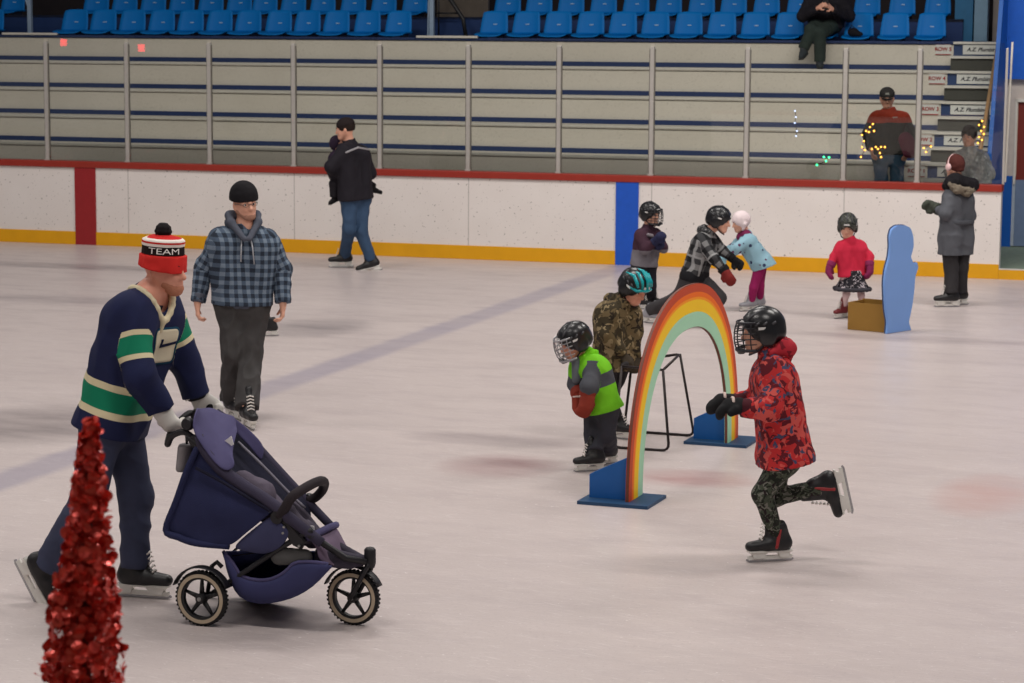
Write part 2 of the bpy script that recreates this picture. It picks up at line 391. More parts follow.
# aisle between seat blocks: concrete side wall pieces and railing
aw = NT('aisle_panel'); a = aw.noise(5, 4); aw = aw.done(aw.mix(a, lin((72, 66, 60)), lin((96, 88, 80))), .85, 0, .15)
la, lb = wallp(437, 20, d5+1.0)[0], wallp(488, 20, d5+1.0)[0]
wbuild(MB().box((la, d5+1.0, z5), (lb, d5+1.06, z5+1.2)), 'wall_aisle', aw, kind='structure')
rl = wthing('aisle_railing', la, d5+.55, z5, 'black railing with a sloping handrail in the gap between the seat blocks', 'railing')
w_ = lb-la; blackm = plain('rail_black', (22, 22, 24), .5)
MB().tube([(w_*.25, 0, .75), (w_*.5, .0, .5), (w_*.72, 0, .26), (w_*.78, 0, .0)], .03).build('handrail', blackm, rl, 'all')
MB().tube([(0, .1, .34), (w_*.6, .1, .34)], .012).build('lower_rail', blackm, rl, 'all')
MB().tube([(w_*.2, .1, 0), (w_*.2, .1, .8)], .012).build('baluster', blackm, rl, 'all')
pl_ = wallp(432, 20, d5+.5)[0]
ps = wthing('seat_block_end_post', pl_, d5+.5, z5, 'pale steel post at the end of the seat block beside the dark aisle', 'post')
MB().box((-.03, -.03, 0), (.03, .03, 1.0), bev=.006).box((-.05, -.05, 0), (.05, .05, .02)).build('upright', plain('pale_steel', (150, 170, 190), .4, .3), ps)
MB().tube([(-.06, 0, .0), (-.05, .0, .5), (0, 0, .62)], .012).build('brace', plain('pale_steel', (150, 170, 190), .4, .3), ps)
pl_ = wallp(30, 20, d5+.5)[0]
ps = wthing('seat_block_end_post', pl_, d5+.5, z5, 'pale steel post in the dark gap at the far left of the seating', 'post')
MB().box((-.03, -.03, 0), (.03, .03, 1.0), bev=.006).box((-.05, -.05, 0), (.05, .05, .02)).build('upright', plain('pale_steel', (150, 170, 190), .4, .3), ps)
MB().tube([(-.13, 0, 1.0), (-.06, .0, .5), (0, 0, .3)], .012).build('brace', plain('pale_steel', (150, 170, 190), .4, .3), ps)
wbuild(MB().box((wallp(3, 33, d5)[0], d5-.03, z5), (wallp(58, 33, d5)[0], d5+.05, z5+.03)).box((wallp(417, 36, d5)[0], d5-.03, z5), (wallp(478, 36, d5)[0], d5+.05, z5+.03)), 'trim_5', nose, kind='structure')
# ---------------- seats
seat_blue = [plain('seat_blue', (0, 108, 182), .5, 0, .15, .06, 3)]
label_m = plain('seat_plate', (150, 180, 205), .4); brk = plain('seat_bracket', (30, 40, 60), .6)
def seat_meshes():
    w = .335; bm = bmesh.new(); nx, nz = 9, 9; rows = []
    # backrest: a curved shell, wider at the bottom, wrapped forward at the sides
    for sgn in (0, 1):
        for j in range(nz):
            tz = j/(nz-1); hw = w/2*(1.0-.16*tz**1.6)
            for i in range(nx):
                tx = -1+2*i/(nx-1)
                yb = .30+.07*tz-.05*abs(tx)**3*(1-.3*tz)+(.014 if sgn else 0)
                zz = .05+.32*tz-.02*(abs(tx)**4)*(tz > .95)
                rows.append(bm.verts.new((tx*hw, yb, zz)))
    N = nx*nz
    for j in range(nz-1):
        for i in range(nx-1):
            a = j*nx+i; bm.faces.new((rows[a], rows[a+1], rows[a+nx+1], rows[a+nx])); a += N; bm.faces.new((rows[a], rows[a+nx], rows[a+nx+1], rows[a+1]))
    ring = [j*nx for j in range(nz)]+[(nz-1)*nx+i for i in range(1, nx)]+[j*nx+nx-1 for j in range(nz-2, -1, -1)]+[i for i in range(nx-2, 0, -1)]
    for q in range(len(ring)):
        a, b = ring[q], ring[(q+1) % len(ring)]; bm.faces.new((rows[a], rows[b], rows[b+N], rows[a+N]))
    bmesh.ops.recalc_face_normals(bm, faces=bm.faces[:])
    back = MB().bm(bm)
    bm = bmesh.new(); rows = []
    for sgn in (0, 1):
        for j in range(8):
            ty = j/7; hw = w/2*(.93+.07*ty)
            for i in range(nx):
                tx = -1+2*i/(nx-1)
                zz = .055+.02*abs(tx)**3-.025*(1-ty)**4-.014*(1-tx*tx)*math.sin(ty*3.1)-(.014 if sgn else 0)
                rows.append(bm.verts.new((tx*hw, -.03+.36*ty-.02*(1-tx*tx)*(1-ty), zz)))
    N = nx*8
    for j in range(7):
        for i in range(nx-1):
            a = j*nx+i; bm.faces.new((rows[a], rows[a+1], rows[a+nx+1], rows[a+nx])); a += N; bm.faces.new((rows[a], rows[a+nx], rows[a+nx+1], rows[a+1]))
    ring = [j*nx for j in range(8)]+[7*nx+i for i in range(1, nx)]+[j*nx+nx-1 for j in range(6, -1, -1)]+[i for i in range(nx-2, 0, -1)]
    for q in range(len(ring)):
        a, b = ring[q], ring[(q+1) % len(ring)]; bm.faces.new((rows[a], rows[b], rows[b+N], rows[a+N]))
    bmesh.ops.recalc_face_normals(bm, faces=bm.faces[:])
    return back, MB().bm(bm)
def first_seat():
    r = thing('stadium_seat', (0, 0, 0), 'x', 'seat', None, -TH); bk, pn = seat_meshes()
    bk.build('backrest', seat_blue, r, 'all'); pn.build('seat_pan', seat_blue, r, 'all')
    MB().box((-.022, .318, .182), (.022, .335, .196)).build('number_plate', label_m, r)
    MB().box((-.12, .05, 0), (-.09, .3, .045)).build('bracket', brk, r); MB().box((.09, .05, 0), (.12, .3, .045)).build('bracket', brk, r)
    return r
S1 = first_seat(); S1_used = False
def put_seat(px0, px1, y, row, label):
    global S1_used
    d, z = (d5+.02, z5) if row == 1 else (ROW2[0]+.02, ROW2[1])
    l0, l1 = wallp(px0, y, d+.3)[0], wallp(px1, y, d+.3)[0]; l = (l0+l1)/2; s = (l1-l0)/.335
    o = S1 if not S1_used else copy_tree(S1); S1_used = True
    o.location = B0+EW*l+NW*d+V((0, 0, z+.002)); o.scale = (s, 1, 1); o['label'] = label; o['category'] = 'seat'
    o['group'] = 'blue seats of the front row' if row == 1 else 'blue seats of the second row'
def ordn(i):
    return ['first', 'second', 'third', 'fourth', 'fifth', 'sixth', 'seventh', 'eighth', 'ninth', 'tenth', 'eleventh', 'twelfth', 'thirteenth', 'fourteenth', 'fifteenth', 'sixteenth'][i]
lx = [62.5, 91, 120, 149.3, 178.2, 207, 235.8, 266.3, 295, 324, 355, 386]
put_seat(-20, 4.6, 22, 1, 'blue plastic front row seat cut by the left edge, before the dark gap')
for i, a in enumerate(lx): put_seat(a, a+26.3, 24, 1, 'blue plastic front row seat, %s from the left in the block before the aisle' % ordn(i))
rx = [481, 513, 544.6, 577, 609.5, 642, 674.8, 708.2, 741.7, 775.5, 809.5, 845, 880.6, 917]
for i, a in enumerate(rx):
    ex = {10: 'blue plastic front row seat with the person in black sitting on it', 11: 'blue plastic front row seat with a small black bag lying on it'}.get(i)
    put_seat(a, a+27.6+i*.15, 26, 1, ex or 'blue plastic front row seat, %s from the left in the block after the aisle' % ordn(i))
l2 = [84.5, 113, 141.5, 170, 199, 227.5, 253, 281.5, 311, 341.5, 372, 403]
put_seat(2, 25.5, 4, 2, 'blue plastic second row seat at far left beside the pale post')
for i, a in enumerate(l2): put_seat(a, a+25.2, 4, 2, 'blue plastic second row seat, %s from the left in the block before the aisle' % ordn(i))
r2 = [495, 526.5, 558.5, 591, 623.5, 656, 689, 721, 754, 787.5, 821, 854.5, 889.5, 925]
for i, a in enumerate(r2): put_seat(a, a+26.5, 4, 2, 'blue plastic second row seat, %s from the left in the block after the aisle' % ordn(i))
# small bag on the seat
l, z = wallp(853, 33, d5+.12)
bg = wthing('small_bag', l, d5+.14, z5+.052, 'small black bag lying on a blue front row seat', 'bag')
sdf_obj('bag_body', [ell((0, 0, .06), (.075, .05, .06)), ell((.08, -.01, .035), (.05, .04, .035))], .012, cloth('bag_black', (22, 20, 26)), bg, (0, 0, 0))
MB().tube([(-.05, -.02, .1), (-.02, -.04, .15), (.03, -.02, .11)], .006).build('strap', cloth('bag_black', (22, 20, 26)), bg, 'all')
# ---------------- stair aisle at the right with lettered risers
dkriser = plain('stair_dark', (66, 66, 60), .8); sign_w = plain('sign_white', (206, 206, 200), .5, var=.04); sign_ink = plain('sign_ink', (40, 42, 50), .5); sign_red = plain('sign_red', (150, 44, 40), .5)
stair_navy = plain('stair_navy', (34, 58, 100), .6)
zs = [FZ]+[z for d, z in LEV]
SW = STR-STL-.135; txt = text_mesh('A.Z. Plumbing', SW/8.0, 'LEFT', 0, .35, .03)
zl = [(LEV[0][1]*2-LEV[1][1])]+[z for d, z in LEV]; dl = [LEV[0][0]-.5]+[d for d, z in LEV]
for k in range(1, 6):
    d, z = dl[k], zl[k]; h = (LEV[1][1]-LEV[0][1])/2
    # upper half step ends at tread z (lettered), lower half step dark
    b = MB().box((STL-.001, d+.02, z-h), (STR, d+.26, z-.03), 0).box((STL-.001, d-.02, z-.03), (STR, d+.26, z), 1)
    wbuild(b, 'floor_stair_step', [stair_navy, nose], kind='structure')
    b = MB().box((STL-.001, d-.23, z-2*h), (STR, d+.02, z-h-.03), 0).box((STL-.001, d-.27, z-h-.03), (STR, d+.02, z-h), 1)
    wbuild(b, 'floor_stair_step', [dkriser, nose], kind='structure')
    which = ['lowest', 'second lowest', 'middle', 'second highest', 'highest'][k-1]
    s = wthing('riser_sign', STL+.12, d+.012, z-h+.02, '%s of the white lettered advertising boards on the stair risers' % which, 'sign', 'lettered boards on the stair risers')
    MB().box((0, -.01, 0), (SW, .006, h-.06)).build('board', sign_w, s)
    o = link_mesh('lettering', txt, sign_ink if k == 1 else None, s, False); o.location = (.05, -.0125, (h-.06)/2); o.rotation_euler = (math.pi/2, 0, 0)
    lz = STL-.13
    s = wthing('row_sign', lz, d+.015, z-h*.95, 'small white row sign with red lettering beside the stairs, %s of the five' % which, 'sign', 'red row signs beside the stairs')
    MB().box((-.1, -.006, 0), (.1, .004, h*.8)).build('board', sign_w, s)
    MB().box((-.1, -.01, 0), (.1, -.005, .012)).box((-.1, -.01, h*.8-.012), (.1, -.005, h*.8)).build('border', sign_red, s)
    tm = text_mesh('ROW %d' % k, .066, bold=.035); o = link_mesh('lettering', tm, sign_red, s, False); o.location = (.0, -.0095, h*.4); o.rotation_euler = (math.pi/2, 0, 0); 
# platform at top of the stairs, teal panel and pale column behind
wbuild(MB().box((STL, d5+.4, z5-.05), (STR+1.5, d5+2.2, z5)), 'floor_landing', stair_navy, kind='structure')
tl, tr_ = wallp(955, 10, d5+.9)[0], wallp(973, 10, d5+.9)[0]
wbuild(MB().box((tl, d5+.9, z5), (tr_, d5+1.0, z5+2)), 'wall_teal_panel', plain('panel_teal', (20, 92, 132), .5), kind='structure')
q0, q1 = wallp(974.5, 10, d5+.9)[0], wallp(988, 10, d5+.9)[0]
wbuild(MB().box((q0, d5+.88, z5), (q1, d5+1.05, z5+2), bev=.01), 'wall_pale_column', plain('column_pale', (110, 140, 160), .5), kind='structure')
q0, q1 = wallp(993, 10, d5+1.2)[0], wallp(1004, 10, d5+1.2)[0]
wbuild(MB().box((q0, d5+1.2, z5), (q1, d5+1.3, z5+2), bev=.01), 'wall_grey_column', plain('column_grey', (150, 140, 132), .6), kind='structure')
# blue side wall of the stairs
bluewall = plain('wall_blue', (14, 92, 178), .5, var=.08, nscale=4)
b = MB(); zt = [(0.2, 1.15), (d5+.4, z5+.55)]
poly = [(1.7, FZ), (d5+.6, FZ), (d5+.6, z5+1.8), (2.9, z5+1.8), (1.7, 1.35)]
b.prism(poly, (STR+.03, 0, 0), (0, 1, 0), (0, 0, 1), .05)
wbuild(b, 'wall_stair_side', bluewall, kind='structure')
# leaning tan handrail pole
p0 = wallp(975, 182, 1.0); p1 = wallp(1000, 33, d5-.2)
hp = wthing('stair_handrail', p0[0], 1.0, p0[1], 'tan sloping wooden handrail running up the stairs', 'handrail')
e_ = (p1[0]-p0[0], d5-1.2, p1[1]-p0[1])
MB().tube([(0, 0, 0), e_], .026, 10).build('rail', plain('rail_tan', (168, 132, 92), .5), hp, 'all')
kn = MB().tube([(e_[0], e_[1], e_[2]+.0), (e_[0]+.12, e_[1], e_[2]+.08)], .05, 10); kn.build('end_bracket', blackm, hp, 'all')
MB().tube([(0, 0, 0), (0, 0, -(p0[1]-FZ))], .02, 8).tube([(e_[0]*.5, e_[1]*.5, e_[2]*.5), (e_[0]*.5, e_[1]*.5, e_[2]*.5-.62)], .02, 8).build('support', plain('rail_steel', (120, 118, 112), .4, .5), hp, 'all')
# floor and doorway beyond the gap at the right
rub = NT('rubber_floor'); a = rub.noise(30, 3); rub = rub.done(rub.mix(a, lin((104, 122, 108)), lin((146, 158, 140))), .8, 0, .2)
wbuild(MB().box((wallp(922, 183, .3)[0], .14, -.06), (6, 4.0, FZ)).box((L_END, -.0, -.06), (6, .14, FZ)), 'floor_lobby', rub, kind='structure')
wbuild(MB().box((L_END+.002, -.014, 0), (6, .0, FZ-.0)), 'baseboard_gap', kick_m, kind='structure')
wbuild(MB().box((L_END+.002, -.016, FZ-.0), (6, .03, FZ+.012)), 'trim_6', nose, kind='structure')
# door recess wall behind the gap
DD = 3.0
def WL(px, d=DD): return wallp(px, 200, d)[0]
white_w = plain('wall_cream', (212, 200, 188), .7); bluep = plain('wall_blue_bright', (10, 94, 200), .5)
ztop = wallp(1012, 79, DD)[1]; zmid = wallp(1012, 176, DD)[1]
wbuild(MB().box((WL(1000.5), DD, FZ), (WL(1011.5), DD+.1, zmid)), 'wall_blue_low', bluewall, kind='structure')
wbuild(MB().box((WL(1003), DD+.005, zmid), (WL(1015), DD+.1, ztop)), 'wall_cream', white_w, kind='structure')
wbuild(MB().box((WL(996), DD-.1, ztop), (6, DD+.1, ztop+2.0)), 'wall_blue_high', bluep, kind='structure')
wbuild(MB().box((WL(1015), DD+.005, wallp(1020, 100, DD)[1]), (6, DD+.1, ztop)), 'wall_over_door', white_w, kind='structure')
zr = wallp(1020, 180, DD)[1]; zd = wallp(1020, 102, DD)[1]
dr = wbuild(MB().box((WL(1014.5), DD+.03, zr), (WL(1014.5)+.95, DD+.07, zd)), 'door_1', plain('door_red', (120, 40, 30), .5), kind='structure')
o = MB().box((WL(1014.5), DD+.03, FZ+.01), (WL(1014.5)+.95, DD+.07, zr)).build('door_lower_panel', plain('door_greyblue', (112, 130, 158), .5), dr)
o = MB().box((WL(1012.5), DD-.02, zmid-.1), (WL(1014.5), DD+.08, zd+.04)).box((WL(1012.5), DD-.02, zd), (WL(1014.5)+1.0, DD+.08, zd+.04)).build('door_frame', plain('frame_white', (226, 220, 208), .5), dr)
o = MB().box((WL(1011.6), DD+.01, FZ+.01), (WL(1014.5), DD+.08, zmid)).build('door_jamb', plain('jamb_pale', (176, 186, 196), .5), dr)
# slanted glass return beside the gap
q0 = wallp(1005, 182, .3); q1 = wallp(1012.5, 42, .3)
wbuild(MB().tube([(q0[0], .3, q0[1]), (q1[0], .3, q1[1])], .012, 8), 'trim_7', plain('frame_white', (226, 220, 208), .5), kind='structure')
# near boards under the tinsel tree
TREE = atY(82, 683, 5.0); nd = (V((TREE.x, TREE.y, 0))-B0).dot(NW)
wbuild(MB().box((-12, nd-.14, -.06), (10, nd+.14, 1.0)), 'wall_front', bw, kind='structure')
wbuild(MB().box((-12, nd-.17, 1.0), (10, nd+.17, 1.07), bev=.01), 'trim_8', plain('cap_red', (158, 44, 36), .45), kind='structure')
# ---------------- reflections in the glass, imitated by added glowing bulbs on wires
glint_w = emit('glint_warm', (255, 176, 70), 4.0); glint_g = emit('glint_green', (60, 255, 150), 5.0); glint_c = emit('glint_cool', (200, 215, 255), 2.5)
glint_wire_m = plain('glint_wire_dark', (40, 44, 36), .6)
def glint_string(pts, dep, bm_, label, r=.0125):
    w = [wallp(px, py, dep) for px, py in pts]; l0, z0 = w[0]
    s = wthing('glass_glints', l0, dep, z0, label, 'string lights', 'reflections in the glass built as bulbs')  # not real string lights, they imitate reflections in the glass
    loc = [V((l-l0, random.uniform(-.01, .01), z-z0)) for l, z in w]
    MB().tube(loc, .004, 5).build('wire', glint_wire_m, s, 'all')
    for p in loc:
        MB().lathe([(.001, -r), (r*.7, -r*.6), (r, 0), (r*.7, r*.6), (.001, r)], p, (0, 0, 1), 8).build('bulb', bm_, s, 'all')  # added bulb standing in for a reflection in the glass
glint_string([(870, 127), (873, 124), (866, 131), (869, 132), (874, 131), (862, 135), (864, 141), (862, 147), (865, 150), (861, 157)], .3, glint_w, 'warm glass reflections built as bulbs beside the arm of the man in the orange jacket')
glint_string([(872, 149), (876, 147), (878, 149), (881, 147), (885, 147), (880, 153), (881, 157)], .34, glint_w, 'warm glass reflections built as bulbs across the waist of the man in the orange jacket')
glint_string([(982, 121), (979, 125), (984, 127), (981, 131), (984, 134), (979, 137), (982, 140), (978, 143)], .3, glint_w, 'warm glass reflections built as bulbs by the dark hair of the person in silver')
glint_string([(924, 148), (931, 146.5), (926, 152)], .3, glint_w, 'three warm glass reflections built as bulbs just right of the last glass post', .012)
glint_string([(824, 157), (829, 157.5), (826, 161), (817, 165)], .3, glint_g, 'green reflections built as bulbs low in the glass near the ninth post', .013)
glint_string([(795, 111), (796, 117), (795, 123), (797, 131), (796, 136)], .3, glint_c, 'pale bluish reflections built as bulbs in the glass above the running children', .011)
# red exit signs on the camera's side wall, mirrored in the glass
exit_m = emit('exit_red', (255, 20, 45), 13.0)
for q, (px, py) in enumerate(((63.5, 42.5), (141.3, 48))):
    d = ray(px, py).normalized(); t0 = (DW+.064)/d.dot(NW); h = CAM+d*t0; rd = d-NW*2*d.dot(NW); p = h+rd*(31.0/abs(rd.dot(NW)))
    s = thing('exit_sign', p, 'red lit sign behind the stands mirrored in the rink glass, %s one' % ('left' if q == 0 else 'right'), 'sign', 'lit signs mirrored in the glass', -TH)
    MB().box((-.11, -.05, -.11), (.11, .0, .11)).build('housing', plain('exit_box', (60, 60, 60), .5), s)
    MB().box((-.095, .0, -.095), (.095, .01, .095)).build('lit_face', exit_m, s)
wbuild(MB().box((-30, -31.4, 0), (12, -31.0, 7)), 'wall_stands_side', plain('wall_stands', (120, 116, 110), .8), kind='structure')
wbuild(MB().box((-36, -31.4, -.06), (12, -22.9, -.0)), 'floor_stands_side', plain('walk_grey', (120, 122, 112), .8), kind='structure')
# ================================================================== PROPS ON THE ICE
# ---------------- rainbow arch
GA, GB = ground(633, 502), ground(732, 442.5)
ua = (GB-GA); W_ = ua.length; ua.normalize(); na = V((ua.y, -ua.x, 0))    # na points to the right / camera side
mid = (GA+GB)/2
Ya = mid.y; top = atY(694, 288, Ya); itop = atY(695.5, 331, Ya)
HT, HI = top.z, itop.z
arch = thing('rainbow_arch', mid, 'painted plywood rainbow arch standing on two blue feet on the ice', 'arch')
def P_(u, n, z): return (ua*u+na*n+V((0, 0, z)))
ho = W_/2+.115; hi_ = W_/2-.155
levels = [0.0, .19, .31, .37, .65, 1.0]
names = [('outer_band', (196, 74, 42)), ('orange_band', (244, 112, 20)), ('gold_edge_band', (252, 156, 24)), ('yellow_band', (255, 204, 28)), ('green_band', (170, 220, 186))]
def arcpt(f, q):     # f 0 outer .. 1 inner ; q angle 0..pi
    a, b = ho+(hi_-ho)*f, HT+(HI-HT)*f
    c, s_ = math.cos(q), math.sin(q); e = .88
    return (-a*math.copysign(abs(c)**e, c), b*abs(s_)**e)
NQ = 72; TK = .02
def band(f0, f1, th, off=0.0):
    b = MB(); qs = [math.pi*i/NQ for i in range(NQ+1)]
    o = [arcpt(f0, q) for q in qs]; i_ = [arcpt(f1, q) for q in qs]; vs = []
    for k in range(NQ+1):
        for (u, z), n in ((o[k], -th), (o[k], th), (i_[k], th), (i_[k], -th)): vs.append(P_(u, n+off, max(z, .0)+.018))
    fs = []
    for k in range(NQ):
        for j in range(4): fs.append((k*4+j, k*4+(j+1) % 4, k*4+4+(j+1) % 4, k*4+4+j))
    fs += [(0, 1, 2, 3), (NQ*4+3, NQ*4+2, NQ*4+1, NQ*4)]
    return b.add(vs, fs)
pn = band(-.012, 1.012, .0085, 0).build('plywood_panel', plain('ply_edge', (110, 62, 48), .6), arch, True)
for (nm, c), f0, f1 in zip(names, levels[:-1], levels[1:]):
    b = band(f0, f1, .0115); b.build(nm, plain('paint_'+nm, c, .55, 0, .2, .05, 6), arch, True)
foot_m = plain('foot_blue', (22, 92, 164), .45, 0, .4, .12, 5); foot_d = plain('plate_blue', (32, 68, 104), .5, 0, .4, .15, 5)
for sg in (-1, 1):
    u0 = sg*W_/2
    b = MB(); c = [P_(u0-.19, -.29, 0), P_(u0+.19, -.29, 0), P_(u0+.19, .15, 0), P_(u0-.19, .15, 0)]
    b.add(c+[p+V((0, 0, .02)) for p in c], [(3, 2, 1, 0), (4, 5, 6, 7), (0, 1, 5, 4), (1, 2, 6, 5), (2, 3, 7, 6), (3, 0, 4, 7)])
    b.build('base_plate', foot_d, arch)
    b = MB(); b.prism([(-.26, .0), (-.013, .0), (-.013, .26), (-.26, .14)], P_(u0, 0, .02), na, (0, 0, 1), .1)
    b.build('gusset', foot_m, arch)
# ---------------- blue cutout with its box (plain board, no character)
CB, CE = ground(889, 333.5), ground(911, 330); uc = (CE-CB).normalized(); ncv = V((uc.y, -uc.x, 0))
cut = thing('cutout_board', (CB+CE)/2, 'light blue wavy plywood cutout board fixed to a tan box on the ice', 'board')
Yc = ((CB+CE)/2).y
outl = [(886, 332), (887, 322), (885, 311), (884, 297), (883.5, 283), (885, 270), (888.5, 257), (889.5, 246), (889, 237), (891, 229), (896, 225.5), (904, 225), (910, 228), (912.5, 236), (913, 246), (911.5, 252), (910, 257), (913.5, 264), (916.5, 262), (917.5, 268), (914.5, 276), (913.5, 290), (912, 303), (909.5, 315), (908, 322), (910.5, 329)]
CM = (CB+CE)/2
def cutp(px, py):
    d = ray(px, py); p = CAM+d*((CM-CAM).dot(ncv)/d.dot(ncv)); q = p-CM; return (q.dot(uc), max(0.002, q.z))
cpoly = [cutp(*p) for p in outl]; cpoly[0] = (cpoly[0][0], .002); cpoly[-1] = (cpoly[-1][0], .002)
sm = []
for i in range(len(cpoly)):     # round the outline
    if i in (0, len(cpoly)-1): sm.append(cpoly[i]); continue
    p0, p1, p2 = cpoly[i-1], cpoly[i], cpoly[(i+1) % len(cpoly)]
    for w in ((.22, .78, 0), (.08, .84, .08), (0, .78, .22)): sm.append((w[0]*p0[0]+w[1]*p1[0]+w[2]*p2[0], w[0]*p0[1]+w[1]*p1[1]+w[2]*p2[1]))
MB().prism(sm, (0, 0, 0), uc, (0, 0, 1), .024, bev=.003).build('board', plain('cutout_blue', (124, 164, 226), .5, 0, .4, .06, 5), cut)
MB().prism([(x*1.02, .001+z*1.006) for x, z in sm], tuple(-ncv*.016), uc, (0, 0, 1), .008).build('backing', plain('cutout_edge', (58, 74, 110), .6), cut)
# box: front face from pixel corners
bl_, br_ = ground(847.5, 329.5), ground(886, 333); bu = (br_-bl_); bwid = bu.length; bu.normalize(); bn = V((bu.y, -bu.x, 0)); bh = atY(848, 302, bl_.y).z
tan = plain('box_tan', (150, 112, 50), .6, 0, .3, .15, 6); o0 = bl_-cut.location
def bx(u, n, z): return o0+bu*u+bn*n+V((0, 0, z))
def slab(u0, u1, n0, n1, z0, z1):
    vs = [bx(u, n, z) for u in (u0, u1) for n in (n0, n1) for z in (z0, z1)]
    return MB().add(vs, [(0, 1, 3, 2), (4, 6, 7, 5), (0, 4, 5, 1), (2, 3, 7, 6), (0, 2, 6, 4), (1, 5, 7, 3)])
bd = .3
slab(0, bwid, -.016, 0, .002, bh).build('box_panel', tan, cut); slab(0, bwid, -bd, -bd+.016, .002, bh+.01).build('box_panel', tan, cut)
slab(0, .016, -bd+.016, -.016, .002, bh).build('box_panel', tan, cut); slab(bwid-.016, bwid, -bd+.016, -.016, .002, bh).build('box_panel', tan, cut)
slab(.016, bwid-.016, -bd+.016, -.016, .004, .02).build('box_bottom', tan, cut)
# ---------------- skating aid frame
fr_m = plain('aid_dark', (42, 34, 34), .45, .3); grip_m = plain('aid_grip', (30, 26, 28), .8)
G1, G2, G3, G4 = ground(624, 432), ground(613, 448.5), ground(669, 452), ground(694, 437)
aidc = (G1+G2+G3+G4)/4
aid = thing('skating_aid', aidc, 'dark tubular steel skating aid frame held by the child in camouflage', 'skating aid')
zt_ = .64
def top_of(px, py, g): return atY(px, py, g.y)
T1 = atY(632, 361, G1.y-.06); T2 = atY(622, 366, G2.y+.06); T3 = atY(663, 370, G3.y+.06); T4 = atY(680, 354, G4.y-.06)
zz = (T1.z+T2.z+T3.z+T4.z)/4; r_ = .0095
R_ = lambda p: p-aidc
up = V((0, 0, r_))
def bent(pts, rad=.05):
    out = [pts[0]]
    for i in range(1, len(pts)-1):
        a, b, c = pts[i-1], pts[i], pts[i+1]; d1 = (a-b).normalized(); d2 = (c-b).normalized()
        for t in (0, .25, .5, .75, 1): out.append((b+d1*rad)*(1-t)**2+b*2*t*(1-t)+(b+d2*rad)*t*t)
    return out+[pts[-1]]
MB().tube(bent([R_(T1), R_(G1)+up, R_(G4)+up, R_(T4)]), r_, 8).build('side_frame', fr_m, aid, 'all')
MB().tube(bent([R_(T2), R_(G2)+up, R_(G3)+up, R_(T3)]), r_, 8).build('side_frame', fr_m, aid, 'all')
MB().tube(bent([R_(T2), R_(T1), R_(T4), R_(T3)], .06), r_, 8).build('top_rail', fr_m, aid, 'all')
MB().tube([R_(T3), R_(T2)], r_*.9, 8).build('cross_rail', fr_m, aid, 'all')
MB().tube([R_(T1)*.85+R_(T4)*.15, R_(T1)*.5+R_(T4)*.5], r_*1.9, 10).build('grip', grip_m, aid, 'all')
MB().tube([R_(T2)*.9+R_(T1)*.1, R_(T1)*.9+R_(T2)*.1], r_*1.9, 10).build('grip', grip_m, aid, 'all')
# ---------------- tinsel tree (countless shiny discs on a spindle)
tz = 1.07; topz = atY(91, 420, 5.0).z; tb = V((TREE.x, TREE.y, tz))
tt = thing('tinsel_tree', tb, 'red shiny tinsel cone tree of foil discs rising in front of the skaters', 'tree')
hx = atY(91, 420, 5.0).x-TREE.x; HTT = topz-tz
x683 = atY(82, 683, 5.0)
def axis_at(z):
    f = (z+tz-x683.z)/(topz-x683.z); return V((hx*max(f, -.5), 0, z))
MB().tube([axis_at(0), axis_at(HTT*.5), axis_at(HTT*.98)], [.03, .016, .006], 8).build('spindle', plain('tree_core', (110, 12, 16), .5), tt, 'all')
MB().lathe([(.10, 0), (.10, .012), (.02, .02), (.018, .06)], axis_at(0), (0, 0, 1), 20).build('stand', plain('tree_stand', (40, 30, 30), .5), tt, True)
b = MB(); r2_ = random.Random(5)
n_disc = 2300
for i in range(n_disc):
    f = r2_.random()**.72; z = HTT*(1-f)*.995+.03*f+.01*r2_.random()
    zf = 1-z/HTT
    R = .013+.132*zf**.95; ang = r2_.uniform(0, 6.283); rad = R*math.sqrt(r2_.uniform(.12, 1.0))
    c = axis_at(z)+V((math.cos(ang)*rad, math.sin(ang)*rad, 0))
    nrm = V((math.cos(ang)+r2_.gauss(0, .7), math.sin(ang)+r2_.gauss(0, .7), r2_.gauss(.1, .7))).normalized()
    a = V((0, 0, 1)).cross(nrm)
    a = (a if a.length > .01 else V((1, 0, 0))).normalized(); bb = nrm.cross(a); rr = r2_.uniform(.0095, .0145)
    vs = [c+(a*math.cos(q*6.283/9)+bb*math.sin(q*6.283/9))*rr+nrm*.0022*math.cos(q*6.283/9*2+i) for q in range(9)]
    b.add([c-nrm*.001]+vs, [(0, 1+q, 1+(q+1) % 9) for q in range(9)])
    if i % 3 == 0: b.tube([axis_at(z), c], .0012, 3)
tin = NT('tinsel_red'); g_ = tin.noise(60, 2); tin = tin.done(tin.mix(g_, lin((176, 10, 18)), lin((255, 96, 76))), .25, .35, .6)  # orange-red tone puts the foil's highlights into the colour
o = b.build('tinsel', tin, tt, False)
